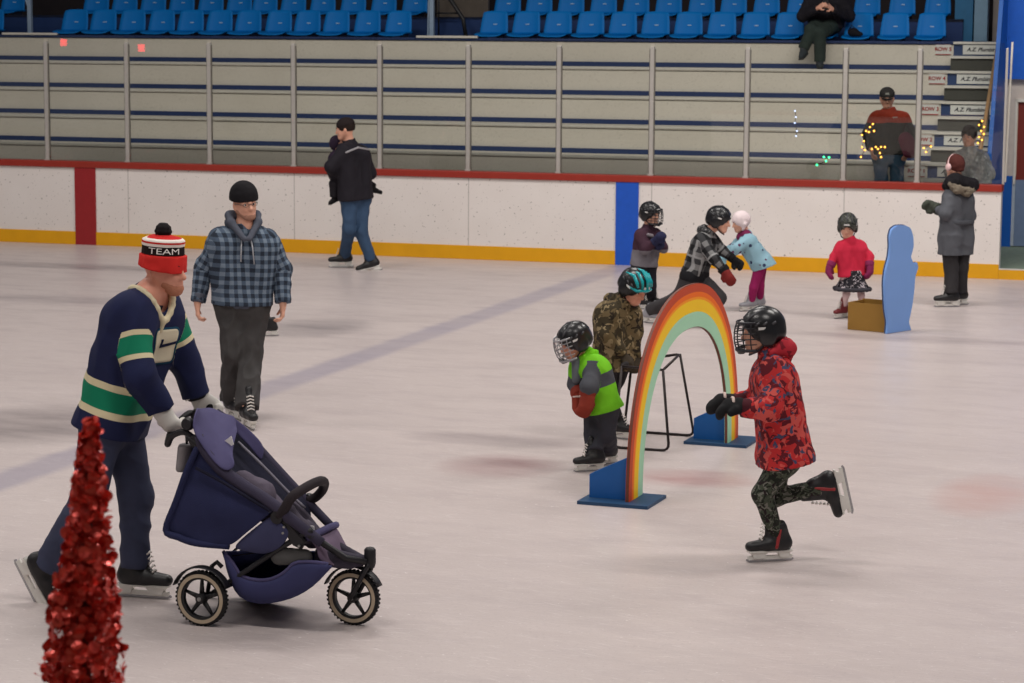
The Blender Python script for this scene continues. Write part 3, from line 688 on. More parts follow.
# ---------------- jogging stroller
SN, SF = ground(202, 625.5), ground(353.5, 625.5)      # near rear wheel and front wheel contact, straightened below
hd = math.radians(-20)                                   # heading turned slightly towards the camera
fx = V((math.cos(hd), math.sin(hd), 0)); fy = V((-math.sin(hd), math.cos(hd), 0))
sbase = SN
st = thing('stroller', sbase, 'navy three wheeled jogging stroller pushed by the man in the hockey jersey', 'stroller')
def S(px, py, w=0.0):      # pixel on the vertical plane w metres beyond the near rear wheel, in stroller-relative world axes
    d = ray(px, py); p = CAM+d*(((sbase+fy*w)-CAM).dot(fy)/d.dot(fy)); return p-sbase
TRK = .56
WR = .133
rub_m = plain('tyre_black', (26, 25, 27), .75); rim_m = plain('tyre_cream', (176, 160, 138), .6); hub_m = plain('wheel_black', (24, 24, 26), .45); metal = plain('wheel_metal', (150, 150, 150), .3, .8)
def wheel(name, c, R, parent):
    w = bpy.data.objects.new(name, None); C.objects.link(w); w.parent = parent; w.location = c; w.empty_display_size = .1
    prof = [(R-.021+.021*math.cos(q), .021*math.sin(q)) for q in [i*2*math.pi/12 for i in range(12)]]
    b = MB().lathe(prof, (0, 0, 0), fy, 48, 0, True)
    for i in range(40):
        q = i*2*math.pi/40; dr = V((0, 0, 1))*math.sin(q)+fx*math.cos(q); tn = fx*-math.sin(q)+V((0, 0, 1))*math.cos(q)
        c0 = dr*(R-.003); vs = [c0+tn*a+fy*bq+dr*e for a in (-.005, .005) for bq in (-.015, .015) for e in (-.004, .0035)]
        b.add(vs, [(0, 1, 3, 2), (4, 6, 7, 5), (0, 4, 5, 1), (2, 3, 7, 6), (0, 2, 6, 4), (1, 5, 7, 3)])
    b.build('tyre', rub_m, w, True)
    MB().lathe([(R-.014, -.0175), (R-.014, -.021), (R-.031, -.021), (R-.031, -.0175)], (0, 0, 0), fy, 48, 0, True).lathe([(R-.014, .0175), (R-.014, .021), (R-.031, .021), (R-.031, .0175)], (0, 0, 0), fy, 48, 0, True).build('sidewall', rim_m, w, True)
    b = MB().lathe([(R-.03, -.016), (R-.03, .016), (R-.042, .012), (R-.042, -.012)], (0, 0, 0), fy, 48, 0, True)
    b.lathe([(.001, -.03), (.02, -.03), (.026, -.018), (.026, .018), (.02, .03), (.001, .03)], (0, 0, 0), fy, 20)
    b.build('rim', hub_m, w, True)
    for i in range(5):
        q = i*2*math.pi/5+.3; dr = V((0, 0, 1))*math.sin(q)+fx*math.cos(q)
        MB().tube([dr*.02, dr*(R-.038)], [.013, .0075], 8).build('spoke', hub_m, w, 'all')
    MB().lathe([(.001, -.036), (.008, -.036), (.011, -.03), (.001, -.03)], (0, 0, 0), fy, 14).build('axle_cap', metal, w, True)
    return w
rw0 = S(202, 598); rw0.z = WR
wheel('rear_wheel', rw0, WR, st)
wheel('rear_wheel', rw0+fy*TRK, WR, st)
fwc = S(353.5, 598.5, TRK/2); fwc.z = WR; rwc = S(202, 598); rwc.z = WR
wheel('front_wheel', fwc, WR, st)
navy_f = cloth('stroller_navy', (40, 44, 78), .8); navy_l = cloth('stroller_purple', (76, 72, 108), .8); navy_d = cloth('stroller_dark', (26, 26, 44), .85)
mauve = cloth('stroller_mauve', (108, 92, 112), .8); black_f = plain('stroller_black', (24, 23, 28), .5); inner_m = cloth('stroller_liner', (92, 84, 98), .85); basket_m = cloth('stroller_basket', (56, 58, 96), .75)
def fender(c, name):
    b = MB(); pts = []
    for i in range(15):
        q = math.radians(25+i*9.5); pts.append(c+(fx*math.cos(q)+V((0, 0, 1))*math.sin(q))*(WR+.018))
    b.tube(pts, .03, 8, flat=.18, up=None); return b
def sheet(rows, th=.012, n=None):          # thick fabric sheet through a grid of points
    b = MB(); m, k = len(rows), len(rows[0]); pts = [[V(p) for p in r] for r in rows]
    nor = []
    for i in range(m):
        rr = []
        for j in range(k):
            a = pts[min(i+1, m-1)][j]-pts[max(i-1, 0)][j]; c = pts[i][min(j+1, k-1)]-pts[i][max(j-1, 0)]; q = a.cross(c); rr.append(q.normalized() if q.length > 1e-9 else V((0, 0, 1)))
        nor.append(rr)
    vs = [pts[i][j]+nor[i][j]*th/2 for i in range(m) for j in range(k)]+[pts[i][j]-nor[i][j]*th/2 for i in range(m) for j in range(k)]
    N = m*k; fs = []
    for i in range(m-1):
        for j in range(k-1):
            a = i*k+j; fs += [(a, a+1, a+k+1, a+k), (N+a, N+a+k, N+a+k+1, N+a+1)]
    ring = [i*k for i in range(m)]+[(m-1)*k+j for j in range(1, k)]+[i*k+k-1 for i in range(m-2, -1, -1)]+[j for j in range(k-2, 0, -1)]
    for q in range(len(ring)): a, c = ring[q], ring[(q+1) % len(ring)]; fs.append((a, c, N+c, N+a))
    return b.add(vs, fs)
def lerp(a, b, t): return a*(1-t)+b*t
def subdiv(o, lv=2, name='s'):
    md = o.modifiers.new('smooth', 'SUBSURF'); md.levels = lv; md.render_levels = lv; return o
def curve_pts(pts, n):     # catmull-rom through points
    pts = [V(p) for p in pts]; out = []
    q = [pts[0]*2-pts[1]]+pts+[pts[-1]*2-pts[-2]]
    segs = len(pts)-1
    for i in range(n+1):
        f = i/n*segs; k = min(int(f), segs-1); t = f-k; a, b, c, d = q[k:k+4]
        out.append(.5*((2*b)+(c-a)*t+(2*a-5*b+4*c-d)*t*t+(3*b-a-3*c+d)*t**3))
    return out
N_, F_ = .07, .49          # near and far seat planes (metres from near wheel plane)
# frame tubes
for w in (N_-.02, F_+.02):
    MB().tube(curve_pts([S(187, 437, w), S(205, 452, w), S(240, 490, w), S(275, 512, w), S(312, 537, w)], 16), .014, 8).build('side_tube', black_f, st, 'all')
    MB().tube(curve_pts([S(312, 530, w), S(285, 545, w), S(240, 575, w), S(207, 597, w)], 14), .013, 8).build('rear_strut', black_f, st, 'all')
MB().tube([S(312, 536, N_-.02), S(345, 558, TRK/2-.1), S(366, 562, TRK/2-.045)], [.016, .016, .014], 8).tube([S(312, 536, F_+.02), S(345, 556, TRK/2+.1), S(366, 562, TRK/2+.045)], [.016, .016, .014], 8).build('front_fork_frame', black_f, st, 'all')
hub = S(370, 557, TRK/2)
MB().lathe([(.001, -.05), (.022, -.05), (.028, -.03), (.028, .035), (.02, .045), (.001, .05)], hub, (0, 0, 1), 16).build('fork_head', black_f, st, True)
fw = fwc
for sg in (-1, 1):
    MB().tube(curve_pts([hub+fy*sg*.02+V((0, 0, -.03)), hub+fy*sg*.045+V((0, 0, -.08))-fx*.02, fw+fy*sg*.045], 8), .012, 8).build('fork_leg', black_f, st, 'all')
fender(fw, 'f').build('front_fender', black_f, st, 'all')
MB().tube([S(202, 598), S(202, 598)+fy*TRK], .012, 10).build('rear_axle', black_f, st, 'all')
for w in (0, TRK): fender(S(202, 598)+fy*w, 'f').build('rear_fender', black_f, st, 'all')
MB().tube([S(222, 567, .05), S(217, 562, .05), S(212, 566, .05), S(207, 596, .05)], .011, 8).build('brake_pedal', black_f, st, 'all')
# push handle and its clamps
hl = [S(196, 440, N_), S(184, 432, N_-.01), S(172, 436, N_), S(168, 444, N_+.03), S(168, 441, .2), S(172, 430, .36), S(186, 415, F_-.04), S(194, 414, F_), S(202, 424, F_+.02)]
MB().tube(curve_pts(hl, 32), .0155, 10).build('handlebar', black_f, st, 'all')
for (px, py, w) in ((188, 424, N_-.01), (196, 441, N_-.01), (197, 415, F_)):
    c = S(px, py, w); MB().lathe([(.001, -.02), (.026, -.02), (.032, -.008), (.032, .008), (.026, .02), (.001, .02)], c, fy, 14).build('handle_clamp', black_f, st, True)
# folded canopy and rear drop panel
ext = lambda p, w: p
def both(px, py): return S(px, py, N_-.03), S(px, py, F_+.03)
rear = [(196, 452), (186, 474), (176, 502), (166.5, 531)]
# near side curtain: big navy panel
g = []
for t in (0, .2, .4, .6, .8, 1):
    a = curve_pts([S(198, 447, N_), S(187, 470, N_-.02), S(177, 500, N_-.03), S(165, 531, N_-.03)], 6)
    c = curve_pts([S(252, 480, N_-.02), S(262, 500, N_-.03), S(250, 524, N_-.045), S(229, 546, N_-.035)], 6)
    c = [S(275, 510, N_-.03), S(272, 513, N_-.04), S(262, 521, N_-.045), S(255, 527, N_-.05), S(247, 533, N_-.05), S(239, 540, N_-.045), S(231, 546, N_-.035)]
    g.append([lerp(a[i], c[i], t)-fy*.02*math.sin(t*3.14)*(1+.5*math.sin(i*1.7+t*5))+V((0, 0, .018*math.sin(t*3.14)*(1-i/3))) for i in range(7)])
subdiv(sheet(g, .012).build('side_curtain', navy_f, st, 'all'))
g2 = []
for w in (N_-.06, .2, .36, F_):
    g2.append([S(198, 447, w)+V((0, 0, 0)), S(188, 474, w)-fx*.01, S(177, 502, w)-fx*.015, S(166, 531, w)])
subdiv(sheet(g2, .012).build('rear_drop', navy_f, st, 'all'))
g3 = []
for t in (0, .25, .5, .75, 1):
    a = [S(166, 531, N_-.03), S(198, 541, N_-.05), S(231, 546, N_-.035)]; c = [S(166, 531, F_), S(198, 541, F_), S(231, 546, F_)]
    g3.append([lerp(a[i], c[i], t) for i in range(3)])
subdiv(sheet(g3, .01).build('bottom_panel', navy_d, st, 'all'))
g = [[S(196, 466, w), S(226, 487, w), S(270, 511, w)] for w in (N_-.052, N_-.044)]
MB().tube(curve_pts([S(196, 468, N_-.052), S(222, 482, N_-.065), S(250, 499, N_-.06), S(272, 512, N_-.045)], 10), .008, 6).build('curtain_seam', navy_d, st, 'all')
MB().tube(curve_pts([S(198, 447, N_-.02), S(187, 471, N_-.03), S(176.5, 501, N_-.035), S(166, 530, N_-.035), S(178, 537, N_-.05), S(196, 543, N_-.055), S(229, 546, N_-.035)], 24), .017, 8).build('curtain_binding', navy_f, st, 'all')
# near side padded rail of the seat and hood fabric
rail_pts = [S(199, 436, N_-.01), S(205, 450, N_-.02), S(222, 470, N_-.02), S(246, 488, N_-.02), S(270, 503, N_-.02), S(292, 520, N_-.02), S(322, 543, N_)]
MB().tube(curve_pts(rail_pts, 24), [.024+.008*math.sin(i/24*3.14) for i in range(25)], 12).build('seat_rail', cloth('stroller_rail', (58, 54, 72)), st, 'all')
rail_f = [S(216, 412, F_), S(232, 424, F_+.01), S(252, 443, F_+.01), S(275, 468, F_+.01), S(296, 490, F_+.01), S(333, 528, F_)]
MB().tube(curve_pts(rail_f, 24), [.02+.008*math.sin(i/24*3.14) for i in range(25)], 12).build('seat_rail', cloth('stroller_rail', (58, 54, 72)), st, 'all')
# folded hood: crumpled purple cloth draped over the top of the frame
hood = [[S(193, 414, N_-.02), S(194, 430, N_-.06), S(200, 446, N_-.06), S(212, 462, N_-.06), S(224, 471, N_-.05), S(238, 469, N_-.02)],
        [S(196, 408, .14), S(200, 420, .12), S(208, 434, .11), S(218, 448, .1), S(228, 456, .09), S(236, 461, .06)],
        [S(200, 407, .28), S(206, 414, .27), S(214, 422, .26), S(222, 430, .24), S(226, 440, .2), S(229, 448, .16)],
        [S(209, 408, .42), S(216, 410, .42), S(226, 412, .42), S(234, 417, .4), S(238, 424, .36), S(238, 430, .3)]]
for i, r in enumerate(hood):
    for j, p in enumerate(r): p += V((0, 0, .014*math.sin(i*2.1+j*2.7)))+fx*.012*math.cos(i*1.3+j*3.1)-fy*.014*math.sin(i*3.7+j*1.9)
subdiv(sheet(hood, .016).build('folded_hood', navy_l, st, 'all'))
g = [[S(222, 409, F_-.06), S(244, 424, F_-.06), S(266, 445, F_-.02)], [S(228, 420, F_-.08), S(246, 436, F_-.07), S(264, 456, F_-.04)], [S(234, 432, F_-.1), S(250, 446, F_-.08), S(262, 464, F_-.05)]]
subdiv(sheet(g, .014).build('hood_flap', navy_l, st, 'all'))
# dark inner seat back and lining
seatb = []
for w, dn in ((N_+.01, 0), (.2, .05), (.36, .05), (F_-.01, 0)):
    f = (w-N_)/(F_-N_)
    q = [(lerp(V((208, 452, 0)), V((230, 420, 0)), f)), (lerp(V((232, 482, 0)), V((264, 452, 0)), f)), (lerp(V((262, 505, 0)), V((290, 481, 0)), f)), (lerp(V((288, 530, 0)), V((320, 514, 0)), f))]
    seatb.append([S(p.x, p.y, w)-V((0, 0, dn))-fx*dn*.6 for p in q])
subdiv(sheet(seatb, .02).build('seat_back', navy_d, st, 'all'))
MB().tube(curve_pts([S(238, 442, .34), S(262, 465, .34), S(290, 494, .36), S(305, 508, .38)], 12), .008, 6).build('harness_strap', plain('strap_grey', (120, 116, 128), .7), st, 'all')
sdf_obj('seat_liner', [limb(S(243, 480, .16), S(262, 494, .16), .05, .06, .04), limb(S(262, 494, .16), S(268, 516, .18), .05, .04, .04), limb(S(255, 486, .3), S(275, 508, .3), .045, .05, .05)], .012, inner_m, st, (0, 0, 0), noise=.006, nfreq=40)
sdf_obj('leg_rest', [limb(S(285, 512, .14), S(306, 536, .14), .05, .045, .05), limb(S(292, 508, .4), S(322, 540, .42), .04, .035, .05), limb(S(300, 530, .2), S(312, 540, .36), .04, .04, .05), limb(S(306, 526, .28), S(318, 540, .3), .03, .03, .04)], .012, cloth('stroller_cushion', (74, 68, 80)), st, (0, 0, 0), noise=.005, nfreq=40)
MB().prism([(-.014, -.008), (.014, -.008), (.012, .01), (-.012, .01)], S(311.5, 528, .2), fx, (0, 0, 1), .01).build('buckle', plain('buckle_pale', (210, 205, 205), .4), st)
tag_ = MB().prism([(-.03, .0), (.018, .035), (.03, -.005), (.0, -.025)], S(228, 443, .17), fx, (0, 0, 1), .004).build('care_label', plain('label_white', (228, 224, 222), .6), st)
# footwell
fwl = [[S(307, 538, N_), S(318, 548, N_), S(316, 560, N_), S(330, 566, N_+.05)], [S(312, 533, .2), S(330, 542, .2), S(334, 556, .2), S(345, 566, .22)], [S(322, 530, .36), S(337, 530, .38), S(340, 550, .36), S(350, 563, .32)], [S(330, 525, F_), S(336, 526, F_), S(345, 545, F_-.04), S(358, 561, F_-.12)]]
subdiv(sheet(fwl, .02).build('footwell', mauve, st, 'all'))
MB().tube(curve_pts([S(306, 538, N_-.01), S(316, 534, .16), S(328, 528, .3), S(336, 525, F_-.02)], 10), .018, 8).build('footwell_edge', navy_l, st, 'all')
sdf_obj('footwell_front', [limb(S(322, 553, .16), S(360, 561, .25), .035, .028, .04), limb(S(335, 545, .36), S(362, 560, .3), .025, .025, .04), limb(S(318, 562, .12), S(350, 565, .22), .022, .02, .03)], .011, cloth('stroller_front', (58, 54, 66)), st, (0, 0, 0))
# bumper bar loop
bp = [S(279, 516, N_-.03), S(285, 508, N_-.04), S(292, 497, N_-.03), S(305, 488, .12), S(318, 481.5, .24), S(324, 482, .38), S(323, 489, F_-.02), S(316, 497, F_+.01), S(308, 500, F_+.01)]
MB().tube(curve_pts(bp, 36), .0235, 12).build('bumper_bar', cloth('bumper_foam', (44, 38, 42), .8), st, 'all')
for w, (px, py) in ((N_-.03, (278, 517)), (F_+.02, (309, 500))):
    c = S(px, py, w); MB().lathe([(.001, -.02), (.03, -.02), (.034, -.008), (.034, .008), (.03, .02), (.001, .02)], c, fy, 16).build('hinge', black_f, st, True)
# side panel between the rail and the basket, dark hinge plate, grey pocket
g = []
for t in (0, .33, .66, 1):
    a = [S(230, 548, N_-.03), S(250, 531, N_-.04), S(274, 512, N_-.03)]; c = [S(264, 555, N_-.03), S(282, 549, N_-.035), S(292, 532, N_-.03)]
    g.append([lerp(a[i], c[i], t)-fy*.012*math.sin(t*3.14) for i in range(3)])
subdiv(sheet(g, .012).build('side_panel', cloth('stroller_side', (60, 62, 92)), st, 'all'))
MB().prism([(-.09, .07), (-.04, .075), (.085, -.045), (.06, -.085), (.02, -.07)], S(290, 530, N_-.02), fx, (0, 0, 1), .03, bev=.005).build('hinge_plate', black_f, st)
for px, py in ((284, 527), (283, 533), (299, 546)):
    MB().lathe([(.001, -.004), (.007, -.004), (.006, .004), (.001, .005)], S(px, py, N_-.042), -fy, 10).build('rivet', metal, st, True)
sdf_obj('side_pocket', [limb(S(279, 556, N_), S(305, 557, N_+.01), .045, .04, .03, n=fy, s=.55)], .01, cloth('stroller_pocket', (84, 84, 84)), st, (0, 0, 0))
# basket
def bas(w):
    return [S(224, 553, w), S(229, 575, w), S(240, 596, w), S(262, 603, w), (S(290, 598, w)), S(312, 586, w), S(332, 566, w)]
def rimp(w): return [S(223, 551, w), S(233, 563, w), S(241, 575, w), S(256, 580, w), S(272, 579, w), S(285, 572, w), S(295, 563, w), S(312, 562, w), S(328, 564, w)]
for w, nm in ((N_-.02, 'basket_side'), (F_+.02, 'basket_side')):
    A_, B_ = curve_pts(bas(w), 18), curve_pts(rimp(w) if w < .2 else [S(x, 551, w) for x in (226, 240, 255, 270, 285, 300, 316)], 18)
    sheet([[lerp(A_[i], B_[i], t)-fy*(.012*math.sin(t*3.14) if w < .2 else 0) for i in range(19)] for t in (0, .25, .5, .75, 1)], .008).build(nm, basket_m, st, 'all')
    MB().tube(curve_pts(rimp(w), 18), .009, 6).build('basket_rim', navy_l, st, 'all')
A_, B_ = curve_pts(bas(N_-.02), 18), curve_pts(bas(F_+.02), 18)
sheet([[lerp(A_[i], B_[i], t) for i in range(19)] for t in (0, .33, .66, 1)], .008).build('basket_floor', basket_m, st, 'all')
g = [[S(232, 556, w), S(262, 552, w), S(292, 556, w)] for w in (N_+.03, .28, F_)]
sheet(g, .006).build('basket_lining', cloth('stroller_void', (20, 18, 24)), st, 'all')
# cup pocket hanging behind the handle
sdf_obj('organiser_pocket', [limb(S(186, 447, .12), S(184, 468, .12), .034, .034, .02, n=fy, s=1.6)], .009, cloth('organiser_grey', (132, 128, 130)), st, (0, 0, 0), cuts=[(S(187, 444, .12), (0, 0, 1)), (S(184, 471, .12), (0, 0, -1))])
MB().tube([S(187, 446, .12), S(186, 433, .12)], .006, 6).build('organiser_strap', black_f, st, 'all')
# ================================================================== PEOPLE
def D2R(a): return math.radians(a)
def facing(yaw, pitch=0):
    y, p = D2R(yaw), D2R(pitch); return V((math.sin(y)*math.cos(p), -math.cos(y)*math.cos(p), math.sin(p)))
Z = V((0, 0, 1))
skin_t = NT('skin_light'); n_ = skin_t.noise(14, 3); skin = skin_t.done(skin_t.mix(n_, lin((204, 146, 122)), lin((224, 172, 148))), .5, 0, .35)
skin_t = NT('skin_rosy'); n_ = skin_t.noise(14, 3); skin_r = skin_t.done(skin_t.mix(n_, lin((206, 134, 112)), lin((226, 166, 142))), .5, 0, .35)
lip_m = plain('lip', (170, 92, 86), .5); eyew = plain('eye_white', (226, 222, 216), .25); iris = plain('eye_iris', (40, 30, 26), .2)
hair_dk = cloth('hair_dark', (38, 28, 24), .7); hair_br = cloth('hair_brown', (92, 54, 40), .7); hair_gr = cloth('hair_grey', (70, 66, 66), .7)
sk_boot = plain('skate_black', (24, 23, 26), .45, 0, .45); sk_hold = plain('skate_holder', (222, 220, 214), .4); sk_blade = plain('skate_steel', (170, 172, 176), .25, .9); sk_lace = plain('skate_lace', (216, 210, 204), .7)
sk_grey = plain('skate_grey', (150, 150, 156), .45); sk_red = plain('skate_redpart', (150, 40, 44), .5); helm_blk = plain('helmet_black', (26, 26, 29), .28, 0, .5, .1, 4); helm_gry = plain('helmet_vent', (66, 66, 70), .6); cage_m = plain('cage_steel', (160, 160, 164), .3, .6); cage_d = plain('cage_dark', (48, 48, 52), .4, .4)
sole_m = plain('shoe_sole', (40, 38, 38), .7); helm_wht = plain('helmet_mark', (210, 208, 206), .5)

class Fig:
    def __init__(s, label, base, S=1.0, W=1.0, yaw=0, vox=.009, skin=skin, group=None, inset=.05):
        s.base = ground(*base) if not isinstance(base, V) else base
        s.Y = s.base.y; s.S = S; s.W = W; s.yaw = yaw; s.vox = vox; s.skin = skin; s.inset = inset
        s.root = thing('person', s.base, label, 'person', group)
    def P(s, px, py, dd=0.0): return atY(px, py, s.Y+dd)
    def part(s, name, prims, mat, parent=None, **k):
        return sdf_obj(name, prims, k.pop('vox', s.vox), mat, parent or s.root, s.base, **k)
    def mb(s, b, name, mat, parent=None, smooth='all'): return b.build(name, mat, parent or s.root, smooth, s.base)
    def pose(s, head, neck, sh, el, wr, hip, kn, feet, hyaw=0, hpitch=0, hroll=0, hs=1.0, hand_d=(None, None), palm=(None, None), curl=(.35, .35), hand_s=None, fs=None):
        P = s.P; s.head = P(*head); s.neck = P(*neck); s.sh = [P(*q) for q in sh]; s.el = [P(*q) for q in el]; s.wr = [P(*q) for q in wr]
        s.hip = [P(*q) for q in hip]; s.kn = [P(*q) for q in kn]; s.hs = hs; s.fs = fs or s.S
        s.ank, s.toe, s.fup = [], [], []
        for f in feet:
            if f[0] == 'g':
                G = ground(f[1], f[2], f[4] if len(f) > 4 else 0); s.ank.append(G+Z*.150*s.fs); s.toe.append(facing(f[3])); s.fup.append(Z.copy())
            else:
                s.ank.append(P(*f[1])); t = V(f[2]).normalized(); u = V(f[3]); u = (u-t*u.dot(t)).normalized(); s.toe.append(t); s.fup.append(u)
        f = facing(hyaw, hpitch); r = f.cross(Z).normalized(); u = r.cross(f).normalized()
        if hroll: q = Matrix.Rotation(D2R(hroll), 3, f); r, u = q@r, q@u
        s.hf, s.hr, s.hu = f, r, u
        s.tf = facing(s.yaw); s.tr = s.tf.cross(Z)
        s.hc = (s.hip[0]+s.hip[1])/2; s.sc = (s.sh[0]+s.sh[1])/2; s.up = (s.sc-s.hc).normalized()
        s.sh = [q+(s.sc-q).normalized()*s.inset*s.S-s.up*.012*s.S for q in s.sh]; s.sc = (s.sh[0]+s.sh[1])/2
        s.hand_s = hand_s or s.S; s.hand_d = []; s.palm = []; s.curl = curl
        for i in (0, 1):
            fd = (s.wr[i]-s.el[i]).normalized(); d = V(hand_d[i]).normalized() if hand_d[i] else fd
            side = s.tr if i == 0 else -s.tr
            n = V(palm[i]) if palm[i] else -side; n = n-d*n.dot(d)
            if n.length < .1: n = s.tf-d*s.tf.dot(d)
            s.hand_d.append(d); s.palm.append(n.normalized())
    def H(s, r, f, u): return s.head+(s.hr*r+s.hf*f+s.hu*u)*s.hs
    def head_prims(s):
        H, q = s.H, s.hs; M = (s.hr, s.hf, s.hu)
        return [ell(H(0, -.012, .022), (.076*q, .094*q, .088*q), M, .03*q),
                limb(H(0, .03, -.015), H(0, .058, -.082), .058*q, .033*q, .03*q), limb(H(.045, .0, -.04), H(.02, .058, -.088), .032*q, .026*q, .025*q), limb(H(-.045, .0, -.04), H(-.02, .058, -.088), .032*q, .026*q, .025*q),
                limb(H(.028, .064, -.03), H(.035, .05, -.042), .024*q, .02*q, .02*q), limb(H(-.028, .064, -.03), H(-.035, .05, -.042), .024*q, .02*q, .02*q),
                limb(H(.014, .084, .018), H(.042, .072, .017), .011*q, .01*q, .012*q), limb(H(-.014, .084, .018), H(-.042, .072, .017), .011*q, .01*q, .012*q),
                ell(H(.031, .092, .0), (.017*q, .016*q, .011*q), M, .012*q, '-'), ell(H(-.031, .092, .0), (.017*q, .016*q, .011*q), M, .012*q, '-'),
                limb(H(0, .086, .006), H(0, .106, -.03), .009*q, .0135*q, .01*q), limb(H(.011, .092, -.034), H(-.011, .092, -.034), .009*q, .009*q, .008*q),
                limb(H(.018, .084, -.058), H(-.018, .084, -.058), .0085*q, .0085*q, .008*q), limb(H(.015, .083, -.069), H(-.015, .083, -.069), .008*q, .008*q, .007*q),
                ell(H(.078, -.012, -.012), (.010*q, .019*q, .031*q), M, .008*q), ell(H(-.078, -.012, -.012), (.010*q, .019*q, .031*q), M, .008*q)]
    def hand_prims(s, i, inf=0.0, k=.008, simple=False):
        d, n, q = s.hand_d[i], s.palm[i], s.hand_s; w = s.wr[i]; t = d.cross(n)*(-1 if i == 0 else 1); c = s.curl[i]
        out = [limb(w-d*.02*q, w+d*.03*q, .027*q+inf, .028*q+inf, .02*q, n=n, s=.72)]
        for j, (o, L) in enumerate(((.031, .072), (.011, .082), (-.010, .076), (-.029, .06))):
            b = w+(d*.09+t*o)*q
            out.append(limb(w+(d*.02+t*o*.6)*q, b, .0155*q+inf, .0125*q+inf, .014*q))
            a = c*.7+.05*j; p = b
            for fr, rr in ((.45, .0108), (.31, .0098), (.24, .0088)):
                e = d*math.cos(a)+n*math.sin(a)+t*(o*.9)*math.cos(a); e.normalize(); q2 = p+e*L*fr*q
                out.append(limb(p, q2, rr*q+inf, (rr-.0008)*q+inf, k)); p = q2; a += c*1.15
        b = w+(d*.028+t*.026)*q; e1 = (t*.75+d*.62+n*.25).normalized(); e2 = (d*.8+t*.25+n*(.3+c*.4)).normalized()
        m = b+e1*.042*q; out += [limb(b, m, .015*q+inf, .0118*q+inf, .012*q), limb(m, m+e2*.034*q, .0115*q+inf, .0092*q+inf, k)]
        return out
    def body(s):
        S, W = s.S, s.W; R = S*W; pr = s.head_prims()
        nb = s.neck-s.up*.02*S
        pr += [limb(nb, s.H(0, -.02, -.06), .056*S, .052*s.hs, .03*S)]
        ins = [s.sh[i]+(s.sc-s.sh[i])*.25 for i in (0, 1)]
        pr += [limb(s.sh[0]+(s.sc-s.sh[0])*.1, s.sh[1]+(s.sc-s.sh[1])*.1, .05*R, None, .04*S), limb(nb, s.sh[0]+Z*.01, .05*S, .045*S, .05*S), limb(nb, s.sh[1]+Z*.01, .05*S, .045*S, .05*S)]
        for i in (0, 1):
            pr += [limb(ins[i]-s.up*.06*S, s.hip[i]+s.up*.02*S, .092*R, .09*R, .07*S), limb(s.sh[i]-s.up*.008*S, s.el[i], .043*R, .036*R, .03*S), limb(s.el[i], s.wr[i], .038*R, .026*S, .02*S)]
            pr += [limb(s.hip[i], s.kn[i], .078*R, .05*R, .04*S), limb(s.kn[i], s.ank[i], .05*R, .036*R, .03*S)]
            a, t, u = s.ank[i], s.toe[i], s.fup[i]; q = s.fs
            pr += [limb(a-u*.045*q-t*.02*q, a-u*.052*q+t*.11*q, .026*q, .02*q, .02*q), limb(a, a-u*.04*q, .030*q, .028*q, .02*q)]
            pr += s.hand_prims(i)
        s.bodyo = s.part('body', pr, s.skin); return s
    def face(s, lips=True):
        for sg in (1, -1):
            c = s.H(.031*sg, .0725, .0); r = .011*s.hs
            b = MB(); n = 10; vs, fs = [], []
            for i in range(n+1):
                for j in range(14):
                    a, q = math.pi*i/n, 2*math.pi*j/14; vs.append(c+(s.hf*math.cos(a)+s.hr*math.sin(a)*math.cos(q)+s.hu*math.sin(a)*math.sin(q))*r)
            for i in range(n):
                f = [(i*14+j, i*14+(j+1) % 14, i*14+14+(j+1) % 14, i*14+14+j) for j in range(14)]
                fs.extend([(g, 1 if i < 2 else 0) for g in f])
            b.v = [tuple(v) for v in vs]; b.f = [g for g, _ in fs]; b.m = [m for _, m in fs]
            s.mb(b, 'eye', [eyew, iris])
        if lips:
            q = s.hs; s.part('lips', [limb(s.H(.017, .0845, -.0585), s.H(-.017, .0845, -.0585), .0075*q, None, .006), limb(s.H(.013, .084, -.068), s.H(-.013, .084, -.068), .0072*q, None, .006)], lip_m, vox=max(.0035, s.vox*.5))
        for sg in (1, -1):
            s.mb(MB().tube([s.H(.014*sg, .094, .021), s.H(.03*sg, .092, .026), s.H(.045*sg, .078, .021)], [.003*s.hs, .0045*s.hs, .0025*s.hs], 6), 'eyebrow', hair_dk)
    def torso(s, t, hem, flare=0.0, k=.07, tag=0, back=0.0):
        S, R = s.S, s.S*s.W; out = []; hd = -s.up
        ins = [s.sh[i]+(s.sc-s.sh[i])*.22 for i in (0, 1)]
        out.append(limb(s.sh[0]+(s.sc-s.sh[0])*.15-s.up*.02*S, s.sh[1]+(s.sc-s.sh[1])*.15-s.up*.02*S, .056*R+t, None, .05*S))
        for i in (0, 1):
            h = s.hip[i]+(s.hc-s.hip[i])*.2-s.tf*back
            out += [limb(ins[i]-s.up*.075*S, h, .094*R+t, .098*R+t+flare*.5, k*S), limb(h, h+hd*(hem+.06*S), .098*R+t+flare*.5, .1*R+t+flare, .05*S)]
            out.append(limb(s.neck-s.up*.03*S, s.sh[i]+s.up*.002*S, .05*S+t*.5, .046*S+t*.6, .05*S))
        return out
    def sleeves(s, t, end=.96, cuff=.0, tag=1, sides=(0, 1)):
        S, R = s.S, s.S*s.W; out = []
        for i in sides:
            L = (s.wr[i]-s.el[i]).length; L0 = (s.el[i]-s.sh[i]).length; w = s.el[i]+(s.wr[i]-s.el[i])*end
            out += [limb(s.sh[i], s.el[i], .059*R+t, .047*R+t, .035*S, v=(L0+L, L), tag=tag), limb(s.el[i], w, .046*R+t, .036*R+t*.8+cuff, .03*S, (0, 1), v=(L, 0), tag=tag)]
        return out
